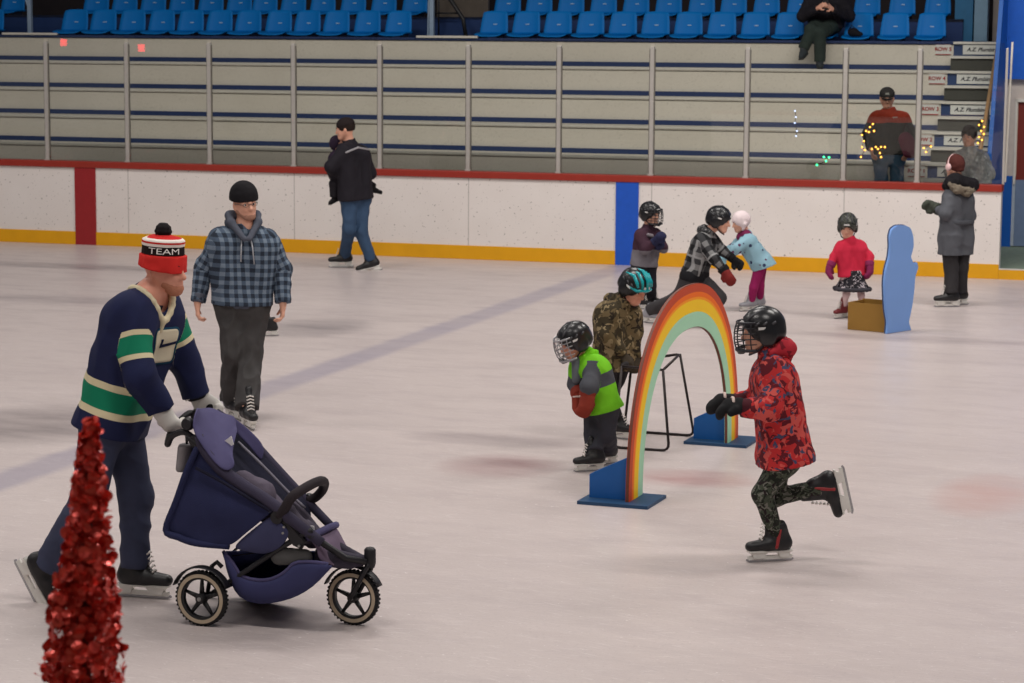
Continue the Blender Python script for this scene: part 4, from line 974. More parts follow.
    def jacket(s, mat, t=.022, hem=.06, flare=.0, name='jacket', noise=.006, collar=.035, hood=False, sleeve=.97, cuff=0, uv=False, back=0, nfreq=26, hoodmat=None, cutn=None, hemp=None, extra=(), sl=.68):
        S = s.S; pr = s.torso(t, hem, flare, back=back)+s.sleeves(t*sl, sleeve, cuff)
        c0 = s.hc-s.up*hem if hemp is None else s.P(*hemp)
        n = -s.up if cutn is None else V(cutn).normalized()
        if collar: pr.append(limb(s.neck-s.up*.03*S, s.neck+(s.head-s.neck).normalized()*.04*S, .066*S+t*.5, .066*S+t*.4, .02, (0, 1)))
        lowarm = min((s.wr[i]-c0).dot(-n) for i in (0, 1))
        cuts = [(c0, n)]
        if lowarm < .03*S:      # hands hang below the hem: cut the torso alone, then add the sleeves as part of the same garment
            o = s.part(name, [p for p in pr if p['tag'] == 0]+list(extra), mat, cuts=cuts, noise=noise, nfreq=nfreq, uv=uv, seed=int(abs(s.base.x)*100) % 50)
            s.frame_uv(o, c0) if uv else None
            o2 = s.part('sleeves', [p for p in pr if p['tag'] == 1], mat, noise=noise, nfreq=nfreq, uv=uv, seed=3)
            s.frame_uv(o2, c0) if uv else None
        else:
            o = s.part(name, pr+list(extra), mat, cuts=cuts, noise=noise, nfreq=nfreq, uv=uv, seed=int(abs(s.base.x)*100) % 50)
            if uv: s.frame_uv(o, c0)
        s.jk = o
        if hood:
            b = s.neck-s.tf*.07*S+s.up*.015*S
            hp = [limb(b+s.tr*.07*S, b-s.tr*.07*S, .05*S+t*.4, None, .04*S), limb(b+s.tr*.06*S, s.neck+s.tr*.085*S+s.tf*.03*S, .035*S, .026*S, .04*S), limb(b-s.tr*.06*S, s.neck-s.tr*.085*S+s.tf*.03*S, .035*S, .026*S, .04*S), limb(b, b-s.up*.09*S-s.tf*.025*S, .055*S, .03*S, .04*S)]
            s.part('hood', hp, hoodmat or mat, noise=noise, nfreq=34, seed=4)
        return o
    def frame_uv(s, o, c0):     # torso pattern coordinates follow the body axes
        me = o.data; n = len(me.vertices); co_ = np.empty(n*3, np.float32); me.vertices.foreach_get('co', co_); co_ = co_.reshape(-1, 3)+A3(s.base)
        at = me.attributes.get('uv3')
        if at is None: return
        U = np.empty(n*3, np.float32); at.data.foreach_get('vector', U); U = U.reshape(-1, 3); m = U[:, 2] < .5; q = co_-A3(c0)
        r = (s.sh[0]-s.sh[1]); r = (r-s.up*r.dot(s.up)).normalized(); f = s.up.cross(r)
        U[m, 0] = (q@A3(r)+.6*(q@A3(f)))[m]; U[m, 1] = (q@A3(s.up))[m]; at.data.foreach_set('vector', U.ravel())
    def trousers(s, mat, t=.018, end=.93, name='trousers', noise=.007, flare=0.0, nfreq=24, uv=False, top=.06):
        S, R = s.S, s.S*s.W; pr = [limb(s.hip[0]+s.up*top*S, s.hip[1]+s.up*top*S, .098*R, None, .05*S), limb(s.hip[0], s.hip[1], .1*R, None, .05*S)]
        for i in (0, 1):
            L = (s.ank[i]-s.kn[i]).length; e = s.kn[i]+(s.ank[i]-s.kn[i])*end
            pr += [limb(s.hip[i], s.kn[i], .084*R+t*.8, .056*R+t, .04*S, v=(L+.4, L), tag=i), limb(s.kn[i], e, .056*R+t, .046*R+t+flare, .03*S, (0, 1), v=(L, 0), tag=i)]
        s.tro = s.part(name, pr, mat, noise=noise, nfreq=nfreq, seed=int(abs(s.base.y)*100) % 50+1, uv=uv); return s.tro
    def skates(s, boot=sk_boot, holder=sk_hold, blade=sk_blade, lace=sk_lace, accent=None):
        for i in (0, 1):
            a, t, u, q = s.ank[i], s.toe[i], s.fup[i], s.fs; sd = t.cross(u); shaft = (s.kn[i]-a).normalized()*.45+u*.55; shaft.normalize()
            sp = a-u*.085*q
            pr = [limb(sp-t*.045*q+u*.04*q, sp+t*.06*q+u*.04*q, .042*q, .043*q, .03*q), limb(sp+t*.06*q+u*.04*q, sp+t*.165*q+u*.03*q, .043*q, .036*q, .03*q, n=u, s=.85),
                  limb(a-u*.04*q-t*.01*q, a+shaft*.085*q, .047*q, .05*q, .03*q, (0, 1)), limb(a+t*.055*q-u*.01*q, a+t*.035*q+shaft*.125*q, .024*q, .026*q, .02*q, (0, 0)), limb(sp-t*.055*q+u*.05*q, a-t*.03*q+shaft*.05*q, .03*q, .035*q, .03*q)]
            b = s.part('skate', pr, boot, vox=min(s.vox, .008), cuts=[(sp+u*.003*q, -u)])
            h = MB()
            O = sp
            h.prism([(-.09*q, .006*q), (.185*q, .006*q), (.18*q, -.007*q), (-.085*q, -.007*q)], O, t, u, .058*q, bev=.003*q)
            h.prism([(-.075*q, -.006*q), (.0*q, -.006*q), (-.015*q, -.04*q), (-.065*q, -.04*q)], O, t, u, .042*q)
            h.prism([(.065*q, -.006*q), (.165*q, -.006*q), (.15*q, -.04*q), (.09*q, -.04*q)], O, t, u, .042*q)
            h.prism([(-.095*q, -.028*q), (.185*q, -.028*q), (.18*q, -.05*q), (-.09*q, -.05*q)], O, t, u, .02*q)
            h.build('blade_holder', holder, b, False, s.base)
            MB().prism([(-.10*q, -.046*q), (.192*q, -.046*q), (.195*q, -.056*q), (.175*q, -.064*q), (-.085*q, -.064*q), (-.103*q, -.057*q)], O, t, u, .005*q+.002).build('blade', blade, b, False, s.base)
            l = MB()
            for j in range(5):
                f = j/4; c = (sp+t*.105*q+u*.072*q)*(1-f)+(a+t*.078*q+shaft*.075*q)*f
                l.tube([c-sd*.026*q, c+(t*.4+u)*.010*q, c+sd*.026*q], .0042*q+.001, 6)
            l.build('laces', lace, b, 'all', s.base)
            if accent:
                s.part('side_stripe', [limb(sp+t*.02*q+u*.03*q, a-t*.01*q+shaft*.05*q, .02*q+.001, .02*q, .01, n=sd, s=2.65)], accent, b, vox=min(s.vox, .008))
    def shoes(s, mat, sole=sole_m):
        for i in (0, 1):
            a, t, u, q = s.ank[i], s.toe[i], s.fup[i], s.fs; sp = a-u*.085*q
            b = s.part('shoe', [limb(sp-t*.04*q+u*.04*q, sp+t*.06*q+u*.04*q, .042*q, .042*q, .03*q), limb(sp+t*.06*q+u*.04*q, sp+t*.16*q+u*.028*q, .042*q, .034*q, .03*q), limb(a-u*.03*q, a+u*.05*q, .046*q, .048*q, .03*q, (0, 1))], mat, cuts=[(sp, -u)], vox=min(s.vox, .009))
            MB().prism([(-.085*q, .01*q), (.19*q, .01*q), (.185*q, -.012*q), (-.08*q, -.012*q)], sp, t, u, .07*q, bev=.004*q).build('sole', sole, b, False, s.base)
    def glove(s, i, mat, inf=.007, cuff=.05, cuffmat=None, name='glove', bulky=0.0):
        pr = s.hand_prims(i, inf, .012)
        fd = (s.el[i]-s.wr[i]).normalized(); q = s.hand_s
        if bulky: pr += [limb(s.wr[i]+s.hand_d[i]*.02*q-s.palm[i]*.012, s.wr[i]+s.hand_d[i]*.08*q-s.palm[i]*.012, .034*q+bulky, .03*q+bulky, .02)]
        g = s.part(name, pr, mat, vox=min(s.vox, .008))
        cm = cuffmat or mat
        s.part('cuff', [limb(s.wr[i]+fd*cuff*q, s.wr[i]-fd*.012*q, .042*q+inf+bulky*.6, .036*q+inf+bulky*.4, .01, (1, 1))], cm, g, vox=min(s.vox, .008))
        return g
    # ---- head gear in head-local coordinates (x right, y front, z up)
    def headmat(s): 
        M = Matrix((s.hr*s.hs, s.hf*s.hs, s.hu*s.hs)).transposed().to_4x4(); M.translation = s.head-s.base; return M
    def local(s, name, prims, mat, vox=None, parent=None, **k):
        o = sdf_obj(name, prims, (vox or s.vox)/s.hs, mat, parent or s.root, V((0, 0, 0)), **k)
        if parent is None: o.matrix_local = s.headmat()
        return o
    def helmet(s, mat=helm_blk, mark=helm_wht, vent=helm_gry, cage=None, cover=.0, chin=True):
        e = [ell((0, -.014, .03), (.1, .124, .11), None, .02), ell((.088, -.015, -.03), (.02, .05, .05), None, .03), ell((-.088, -.015, -.03), (.02, .05, .05), None, .03), ell((0, -.085, -.02), (.075, .05, .05), None, .03),
             ell((0, .155, -.055), (.082, .12, .095), None, .015, '-'), ell((0, .02, -.13), (.074, .11, .09), None, .01, '-')]
        hm = s.local('helmet', e, mat, cuts=[((0, 0, -.085), (0, 0, -1))])
        b = MB()
        for x in (-.045, 0, .045):
            b.tube([(x*1.2, .098-abs(x)*.25, .075), (x*1.15, .06, .114-abs(x)*.42), (x, .0, .1385-abs(x)*.4), (x*1.1, -.07, .115-abs(x)*.42), (x*1.1, -.118+abs(x)*.2, .062)], [.004, .009, .0095, .009, .004], 8)
        for sg in (-1, 1):
            for y in (-.05, .0, .045): b.tube([(sg*.0955, y-.012, .06), (sg*(.1-abs(y+.01)*.12), y+.012, .045)], .0065, 6)
        b.build('vents', vent, hm, 'all')
        b = MB(); b.prism([(-.03, .0), (.03, .0), (.026, .016), (-.026, .016)], (0, .1085, .052), (1, 0, 0), (0, -.3, .95), .006); b.prism([(-.02, 0), (.02, 0), (.02, .014), (-.02, .014)], (.0995, .02, .02), (0, 1, 0), (0, 0, 1), .006).prism([(-.02, 0), (.02, 0), (.02, .014), (-.02, .014)], (-.0995, .02, .02), (0, 1, 0), (0, 0, 1), .006)
        b.build('helmet_label', mark, hm)
        if chin:
            MB().tube([(.082, .0, -.06), (.06, .045, -.105), (0, .075, -.128), (-.06, .045, -.105), (-.082, .0, -.06)], .006, 6).build('chin_strap', cage_d, hm, 'all')
        if cage:
            b = MB()
            def cp(th, z):
                R = .1+.028*math.cos(th)*math.cos(th); f = .045*(1-((z+.03)/.1)**2)
                return (math.sin(th)*(.096-.02*((z+.03)/.12)**2*0), .045+math.cos(th)*(.085+f*.6), z)
            ths = [(-1.5+3.0*i/16) for i in range(17)]
            for z in (.055, .03, .0, -.03, -.06, -.088): b.tube([cp(t_, z) for t_ in ths], .0034, 6)
            for t_ in (-1.2, -.8, -.4, 0, .4, .8, 1.2): b.tube([cp(t_, z) for z in (.06, .03, .0, -.03, -.06, -.09)], .0034, 6)
            b.tube([cp(t_, .06) for t_ in ths], .006, 6); b.tube([cp(t_, -.095) for t_ in ths], .008, 6)
            b.build('face_cage', cage, hm, 'all')
            MB().tube([(-.035, .115, -.1), (0, .128, -.104), (.035, .115, -.1)], [.014, .017, .014], 8).build('chin_cup', cage_d, hm, 'all')
        return hm
    def hair(s, mat, low=-.02, vol=1.06, longback=0.0):
        e = [ell((0, -.018, .026), (.08*vol, .094*vol, .088*vol), None, .02)]
        if longback: e += [limb((0, -.075, -.0), (0, -.085, -longback), .055, .04, .03, (0, 1))]
        return s.local('hair', e+[ell((0, .12, -.06), (.08, .1, .1), None, .01, '-')], mat, cuts=[((0, 0, low-longback), (0, 0, -1))], noise=.004, nfreq=70)
# ---------------- pattern materials
def plaid(name, dark, mid, light, n=22, wire=None, rough=.85):
    t = NT(name); u, v, g = t.attr()
    su = t.step(t.math('FRACT', t.math('MULTIPLY', u, n)), .0, .5); sv = t.step(t.math('FRACT', t.math('MULTIPLY', v, n)), .0, .5)
    c = t.mix(su, lin(mid), lin(dark)); c2 = t.mix(su, lin(light), lin(mid)); c = t.mix(sv, c2, c)
    if wire:
        w = t.math('MAXIMUM', t.step(t.math('FRACT', t.math('ADD', .27, t.math('MULTIPLY', u, n/2))), .0, .09), t.step(t.math('FRACT', t.math('ADD', .27, t.math('MULTIPLY', v, n/2))), 0, .09)); c = t.mix(t.math('MULTIPLY', w, .7), c, lin(wire))
    n1 = t.noise(30, 3); c = t.mix(t.math('MULTIPLY', n1, .35), c, lin(tuple(x*.72 for x in mid))); t.bump(t.noise(240, 2), .3, .004); return t.done(c, rough, 0, .15)
def blotch(name, cols, scale, th, rough=.8, dist=1.2):
    t = NT(name); c = lin(cols[0])
    for i, (cc, q) in enumerate(zip(cols[1:], th)):
        nn = t.node('ShaderNodeTexNoise'); nn.inputs['Scale'].default_value = scale*(1+.17*i); nn.inputs['Detail'].default_value = 2.2; nn.inputs['Distortion'].default_value = dist
        mp = t.node('ShaderNodeMapping'); mp.inputs['Location'].default_value = (i*7.3, i*3.1, i*5.7); t.l.new(t.obj(), mp.inputs[0]); t.l.new(mp.outputs[0], nn.inputs['Vector'])
        c = t.mix(t.step(nn.outputs['Fac'], q, 9), c, lin(cc))
    t.bump(t.noise(200, 2), .25, .004); return t.done(c, rough, 0, .2)
def dots(name, base, dot, scale, size, dot2=None):
    t = NT(name); vo = t.node('ShaderNodeTexVoronoi'); vo.inputs['Scale'].default_value = scale; vo.inputs['Randomness'].default_value = .55; t.l.new(t.obj(), vo.inputs['Vector'])
    m = t.math('LESS_THAN', vo.outputs['Distance'], size); x = t.node('ShaderNodeSeparateColor'); t.l.new(vo.outputs['Color'], x.inputs[0])
    dc = lin(dot) if dot2 is None else t.mix(t.math('GREATER_THAN', x.outputs[0], .5), lin(dot), lin(dot2))
    n1 = t.noise(10, 3); b = t.mix(n1, lin(tuple(q*.86 for q in base)), lin(base)); return t.done(t.mix(m, b, dc), .75, 0, .2)
def bands(name, base, tb, sb):     # horizontal bands at given heights (m) on the torso (above the hem) and on the sleeves (above the wrist)
    t = NT(name); u, v, g = t.attr(); n1 = t.noise(12, 3); base_c = t.mix(n1, lin(tuple(q*.78 for q in base)), lin(base)); arm = t.math('GREATER_THAN', g, .5)
    ct, ca = base_c, base_c
    for lo, hi, c in tb: ct = t.mix(t.step(v, lo, hi), ct, lin(c))
    for lo, hi, c in sb: ca = t.mix(t.step(v, lo, hi), ca, lin(c))
    t.bump(t.noise(260, 2), .3, .003); return t.done(t.mix(arm, ct, ca), .8, 0, .2)
def zbands(name, lst, base):       # bands by object z
    t = NT(name); x, y, z = t.xyz(); c = lin(base)
    for lo, hi, cc in lst: c = t.mix(t.step(z, lo, hi), c, lin(cc))
    t.bump(t.noise(220, 2), .4, .004); return t.done(c, .9, 0, .15)
def project_patch(target, outline, O, ax, ay, nrm, off, name, mat, parent, base, res=14):   # flat emblem shape laid onto a garment
    from mathutils.bvhtree import BVHTree
    bm = bmesh.new(); bm.from_mesh(target.data); bv = BVHTree.FromBMesh(bm); bm.free()
    b2 = bmesh.new(); vs = [b2.verts.new((x, y, 0)) for x, y in outline]; b2.faces.new(vs)
    xs = [p[0] for p in outline]; ys = [p[1] for p in outline]
    for i in range(1, res):
        for co_, no in (((min(xs)+(max(xs)-min(xs))*i/res, 0, 0), (1, 0, 0)), ((0, min(ys)+(max(ys)-min(ys))*i/res, 0), (0, 1, 0))):
            bmesh.ops.bisect_plane(b2, geom=b2.verts[:]+b2.edges[:]+b2.faces[:], plane_co=co_, plane_no=no)
    for v in b2.verts:
        p = O+ax*v.co.x+ay*v.co.y; h = bv.ray_cast(p+nrm*.4-base, -nrm)
        v.co = (h[0]+nrm*off) if h[0] is not None else p-base
    bmesh.ops.recalc_face_normals(b2, faces=b2.faces[:])
    bmesh.ops.solidify(b2, geom=b2.faces[:], thickness=.002)
    me = bpy.data.meshes.new(name); b2.to_mesh(me); b2.free(); return link_mesh(name, me, mat, parent, True)
# ---------------- 1 man in the hockey jersey pushing the stroller
g = Fig('man in navy hockey jersey and red bobble hat pushing the stroller', (140, 597), 1.06, 1.11, 58, .0065, skin_r, None, .03)
g.pose((165, 269, 0), (150.5, 290, 0), [(125, 309, -.17), (166, 304, .15)], [(139, 375, -.24), (185, 360, .18)], [(161, 408, -.14), (197, 396, .2)],
       [(104, 425, -.08), (119, 423, .09)], [(88, 500, -.13), (136, 497, .06)], [('a', (47.5, 566, -.12), (.45, -.12, -.86), (.84, -.15, .5)), ('g', 135, 597, 76)],
       hyaw=66, hpitch=-4, hs=1.03, hand_d=((.5, -.1, -.75), (.35, .1, -.3)), palm=((.6, .5, -.2), (.6, -.4, -.5)), curl=(.75, .75), fs=1.0)
g.body().face()
jersey_m = bands('jersey_cloth', (34, 40, 78), [(.10, .135, (218, 206, 170)), (.135, .235, (18, 124, 92)), (.235, .27, (218, 206, 170))],
                 [(.40, .425, (218, 206, 170)), (.31, .40, (18, 124, 92)), (.285, .31, (218, 206, 170))])
rc = g.neck-g.up*.05+g.tf*.02; fh = (g.tf-g.up*g.tf.dot(g.up)).normalized(); sh_ = fh.cross(g.up)
def ringp(q): return rc+fh*math.cos(q)*.092+sh_*math.sin(q)*.092-g.up*(.05*max(0, math.cos(q))**2)+g.up*.012*max(0, -math.cos(q))
g.jacket(jersey_m, extra=[limb(rc-g.up*.015+g.tf*.005, rc+g.up*.2+g.tf*.05, .084, .13, .012, op='-')], t=.03, hem=.03, flare=.008, name='jersey', noise=.010, collar=0, sleeve=.97, cuff=.01, uv=True, nfreq=18)
jr = g.jk
from mathutils.bvhtree import BVHTree
bm = bmesh.new(); bm.from_mesh(jr.data); bv = BVHTree.FromBMesh(bm); bm.free(); ring = []
for i in range(24):
    q = i*2*math.pi/24; p = rc+(fh*math.cos(q)*1.02+sh_*math.sin(q))*.108; h = bv.ray_cast(p+g.up*.3-g.base, -g.up)[0]
    ring.append(h+g.base if h is not None else p)
for _ in range(2): ring = [(ring[i-1]+ring[i]*2+ring[(i+1) % 24])/4 for i in range(24)]
fr0 = ring[0]+g.up*.0; dn = bv.ray_cast(fr0-g.up*.05+fh*.3-g.base, -fh)[0]
g.part('collar', [limb(ring[i], ring[(i+1) % 24], .0165, None, .01) for i in range(24)]+([limb(fr0, dn+g.base, .017, .012, .01)] if dn is not None else []), cloth('collar_cream', (214, 202, 170)))
g.part('undershirt', [limb(g.neck-g.up*.12, g.neck-g.up*.045+g.tf*.015, .084, .072, .02, (0, 1))], cloth('undershirt_dark', (30, 32, 48)))
# chest crest: cream rounded rink shape with a dark stick
cx = g.P(163.5, 346, -.0); nrm = (g.tf*.9+V((0, -.45, .12))).normalized(); axx = Z.cross(nrm).normalized(); ayy = nrm.cross(axx)
def rrect(w, h, r, n=5):
    out = []
    for qx, qy, a0 in ((w/2-r, h/2-r, 0), (-w/2+r, h/2-r, 90), (-w/2+r, -h/2+r, 180), (w/2-r, -h/2+r, 270)):
        for i in range(n+1): a = D2R(a0+90*i/n); out.append((qx+r*math.cos(a), qy+r*math.sin(a)))
    return out
cw = .15; ch = .16
project_patch(jr, rrect(cw+.02, ch+.022, .03), cx, axx, ayy, nrm, .004, 'crest_border', cloth('crest_teal', (20, 66, 92)), jr, g.base)
project_patch(jr, rrect(cw, ch, .024), cx, axx, ayy, nrm, .0065, 'crest', cloth('crest_cream', (216, 206, 180)), jr, g.base)
nv = cloth('crest_navy', (26, 32, 62))
project_patch(jr, [(-.036, .0), (-.022, .0), (-.022, .034), (-.036, .034)], cx, axx, ayy, nrm, .010, 'crest_stick', nv, jr, g.base, 4)
project_patch(jr, [(-.036, -.008), (.076, .006), (.076, .018), (-.036, .006)], cx, axx, ayy, nrm, .0095, 'crest_stick', nv, jr, g.base, 8)
g.trousers(cloth('jeans_navy', (60, 64, 86), .8, .3), t=.016, end=1.02)
g.skates(accent=None)
wg = cloth('glove_white', (206, 202, 196)); bg_ = cloth('glove_black', (26, 26, 28))
for i in (0, 1):
    q = g.glove(i, wg, .008, .06, bg_, bulky=.008)
    g.part('palm_patch', [limb(g.wr[i]+g.hand_d[i]*.03+g.palm[i]*.012, g.wr[i]+g.hand_d[i]*.09+g.palm[i]*.016, .033, .03, .01, n=g.palm[i], s=.6)], bg_, q)
    g.part('wrist_stripe', [limb(g.wr[i]-g.hand_d[i]*.025, g.wr[i]-g.hand_d[i]*.04, .054, None, .005, (1, 1))], wg, q)
# beard, hair edge, bobble hat with lettering
g.local('beard', [limb((0, .036, -.062), (0, .062, -.085), .05, .036, .03), limb((.034, .03, -.062), (.02, .06, -.09), .031, .028, .02), limb((-.034, .03, -.062), (-.02, .06, -.09), .031, .028, .02), limb((.02, .089, -.047), (-.02, .089, -.047), .0075, None, .01),
        ell((0, .07, -.026), (.055, .06, .03), None, .01, '-'), ell((0, .1, -.0635), (.019, .02, .0085), None, .004, '-')], plain('beard_brown', (178, 120, 96), .8, 0, .1, .22, 120), vox=.005, noise=.002, nfreq=120)
hat_m = zbands('hat_team', [(-.03, .072, (206, 44, 40)), (.072, .113, (34, 26, 26)), (.113, .126, (232, 222, 214)), (.126, .135, (200, 46, 42)), (.135, .149, (232, 222, 214))], (196, 40, 40))
hat = g.local('bobble_hat', [limb((0, -.014, -.01), (0, -.016, .135), .108, .096, .02, (0, 1)), ell((0, -.016, .132), (.094, .098, .032), None, .02)], hat_m, cuts=[((0, 0, .0), (0, -.12, -1))], vox=.006, noise=.003, nfreq=60)
g.local('hat_fold', [limb((0, -.014, -.01), (0, -.014, .07), .115, .112, .02, (0, 1))], cloth('hat_red', (206, 46, 42)), vox=.006, parent=hat, cuts=[((0, 0, .0), (0, -.12, -1)), ((0, 0, .072), (0, 0, 1))], noise=.003, nfreq=60)
pr = [ell((0, -.02, .178), (.036, .036, .034), None, .01)]+[ell((.032*math.cos(a)*math.cos(b), -.02+.032*math.sin(a)*math.cos(b), .178+.032*math.sin(b)), (.011, .011, .011), None, .006) for a in [i*.7 for i in range(9)] for b in (-.6, 0, .6, 1.1)]
g.local('bobble', pr, cloth('bobble_black', (26, 22, 24)), vox=.005, parent=hat)
from mathutils.bvhtree import BVHTree
bm = bmesh.new(); bm.from_mesh(hat.data); bv = BVHTree.FromBMesh(bm); bm.free()
tm = text_mesh('TEAM', .05, 'CENTER', .0, 0, 0); bm = bmesh.new(); bm.from_mesh(tm); bmesh.ops.subdivide_edges(bm, edges=bm.edges[:], cuts=2, use_grid_fill=True)
for v in bm.verts:
    a = .62+v.co.x*1.35/.107; zz = .0925+v.co.y*.8; d_ = V((math.cos(a), math.sin(a), 0)); h = bv.ray_cast(V((0, -.014, zz))+d_*.4, -d_)[0]
    v.co = (h if h is not None else V((0, -.014, zz))+d_*.11)+d_*.0025
bm.to_mesh(tm); bm.free(); o = link_mesh('lettering', tm, plain('letter_white', (232, 228, 222), .8), hat, True)

# ---------------- 2 man in the plaid hooded jacket
g = Fig('man in blue plaid hooded jacket, black beanie and grey jeans standing behind the stroller', (241, 421), 1.0, 1.12, 14, .0075, skin, None, .03)
g.pose((245, 203.5, 0), (244, 226, 0), [(216, 237, -.02), (272, 238, .04)], [(203.5, 269, .03), (282, 270, .05)], [(197.5, 303, -.04), (283, 304, -.02)],
       [(231, 305, 0), (254, 305, .02)], [(234, 352, -.07), (250, 354, -.03)], [('g', 232, 418, 30), ('g', 247, 427, 22)],
       hyaw=30, hpitch=-2, hroll=5, hs=1.0, hand_d=((.02, -.1, -1), (-.05, -.12, -1)), curl=(.62, .62), hand_s=.95, fs=1.0)
g.body().face()
pm = plaid('plaid_blue', (42, 48, 60), (80, 94, 112), (122, 136, 152), 16.5)
hood_m = cloth('hood_grey', (82, 86, 98))
g.jacket(pm, t=.026, hem=-.005, flare=.006, noise=.009, collar=0, hood=True, hoodmat=hood_m, uv=True, sleeve=.96, nfreq=20)
g.part('hood_edge', [limb(g.neck+g.tr*.1-g.tf*.03+Z*.075, g.neck+g.tr*.095+g.tf*.04+Z*.03, .026, .028, .02), limb(g.neck+g.tr*.095+g.tf*.04+Z*.03, g.neck+g.tr*.02+g.tf*.135-Z*.08, .028, .02, .02), limb(g.neck-g.tr*.1-g.tf*.03+Z*.075, g.neck-g.tr*.095+g.tf*.04+Z*.03, .026, .028, .02), limb(g.neck-g.tr*.095+g.tf*.04+Z*.03, g.neck-g.tr*.02+g.tf*.135-Z*.08, .028, .02, .02), limb(g.neck+g.tr*.09-g.tf*.06+Z*.07, g.neck-g.tr*.09-g.tf*.06+Z*.07, .04, None, .03)], hood_m)
fr_ = g.tf*.135
g.mb(MB().tube([g.neck+g.tf*.1-Z*.07+g.tr*.03, g.neck+g.tf*.145-Z*.14+g.tr*.04, g.neck+g.tf*.155-Z*.24+g.tr*.045], .005, 6).tube([g.neck+g.tf*.1-Z*.07-g.tr*.03, g.neck+g.tf*.145-Z*.14-g.tr*.04, g.neck+g.tf*.155-Z*.26-g.tr*.05], .005, 6), 'drawstring', cloth('string_grey', (170, 172, 178)))
for i in (0, 1):
    d = (g.wr[i]-g.el[i]).normalized(); g.part('cuff', [limb(g.wr[i]-d*.07, g.wr[i]-d*.005, .05, .043, .01, (1, 1))], hood_m, noise=.003, nfreq=60)
g.part('waistband', [limb(g.hip[0]*.8+g.hip[1]*.2+g.up*.02, g.hip[1]*.8+g.hip[0]*.2+g.up*.02, .131, None, .05)], hood_m, cuts=[(g.hc+g.up*.035, g.up), (g.hc-g.up*.015, -g.up)])
g.trousers(cloth('jeans_grey', (66, 64, 64), .8, .3), t=.02, end=1.03, flare=.01, noise=.015, nfreq=30)
g.skates(holder=sk_hold)
g.local('beanie', [ell((0, -.014, .05), (.092, .108, .083), None, .03), limb((0, -.014, .035), (0, -.014, .07), .099, .095, .03)], cloth('beanie_black', (24, 22, 26)), cuts=[((0, 0, .025), (0, -.1, -1))], vox=.007, noise=.002, nfreq=90)
b = MB()
for sg in (-1, 1):
    b.tube([(sg*.033+.021*math.cos(q), .100-.006*abs(math.cos(q)+sg*.3)**2, .0+.012*math.sin(q)) for q in [i*6.283/16 for i in range(16)]], .0018, 6, True)
    b.tube([(sg*.053, .094, .004), (sg*.078, .04, .006), (sg*.083, -.01, .0)], .0026, 6)
b.tube([(-.012, .1, .004), (0, .106, .007), (.012, .1, .004)], .0026, 6)
o = b.build('glasses', plain('glasses_frame', (96, 84, 78), .3, .5), g.root, 'all'); o.matrix_local = g.headmat()
g.local('stubble', [limb((0, .034, -.06), (0, .06, -.083), .048, .0345, .03), limb((.046, .004, -.045), (.02, .058, -.088), .0325, .0268, .02), limb((-.046, .004, -.045), (-.02, .058, -.088), .0325, .0268, .02),
        ell((0, .075, -.03), (.05, .05, .03), None, .01, '-')], plain('stubble_grey', (168, 126, 108), .7, 0, .1, .2, 120), vox=.005)

# ---------------- 3 father carrying a child, and the child
g = Fig('man in black jacket and blue jeans skating away with a child in his arms', (358, 270), 1.0, 1.08, -125, .009)
g.pose((345, 129, 0), (350, 143, 0), [(341, 149, -.15), (364, 152, .1)], [(331, 167, -.16), (371, 173, .16)], [(337, 184, .08), (353, 184, .36)],
       [(349, 197, -.06), (362, 198, .07)], [(349, 229, -.08), (361, 231, 0)], [('g', 345, 267.5, -80), ('a', (371, 260, .02), (-.92, -.1, -.25), (.2, .1, .95))],
       hyaw=-95, hpitch=-10, hs=1.04, curl=(.5, .5), fs=1.0)
g.body().face()
g.jacket(cloth('jacket_black', (34, 31, 38), .75), t=.03, hem=.02, flare=.015, noise=.008, collar=.03, nfreq=20, sleeve=1.02)
g.part('reflective_stripe', [limb(g.P(346, 152.5, -.29), g.P(358, 147.5, -.24), .012, .012, .01), limb(g.P(358, 147.5, -.24), g.P(369, 149.5, -.12), .012, .012, .01)], plain('reflective_grey', (150, 148, 152), .4))
g.trousers(cloth('jeans_blue', (58, 80, 108), .8, .25), t=.014, end=1.0)
g.skates()
g.hair(hair_dk, -.03, 1.1)
g.local('beanie', [ell((0, -.016, .045), (.092, .108, .085), None, .03)], cloth('beanie_dark', (38, 30, 30)), cuts=[((0, 0, .03), (0, -.15, -1))])
c = Fig('small child in dark purple snowsuit carried on the arm of the man in jeans', g.P(338, 204, .0), .62, 1.0, 40, .008)
c.pose((337.5, 144, .16), (337, 152, .15), [(332, 157, .08), (344, 156, .22)], [(331, 166, .06), (352, 158, .2)], [(337, 171, .0), (358, 160, .12)],
       [(338, 177, .14), (345, 177, .3)], [(334.5, 184, -.02), (366, 183, .36)], [('a', (334.5, 197, -.02), (-.4, -.6, -.2), (0, 0, 1)), ('a', (373, 187.5, .3), (.85, -.1, -.15), (-.1, 0, 1))],
       hyaw=50, hpitch=0, hs=.82, fs=.62)
c.body()
pur = cloth('snowsuit_purple', (46, 34, 52)); c.jacket(pur, t=.03, hem=.03, noise=.006, sleeve=1.0); c.trousers(cloth('snowpants_black', (32, 29, 34)), t=.025, end=1.0)
c.shoes(cloth('boot_black', (28, 26, 28))); c.local('hood', [ell((0, -.02, .01), (.1, .11, .115), None, .02), ell((0, .12, -.02), (.06, .06, .08), None, .02, '-')], pur, noise=.004, nfreq=60)
for i in (0, 1): c.glove(i, cloth('mitten_pink', (150, 112, 120)), .008, .03)

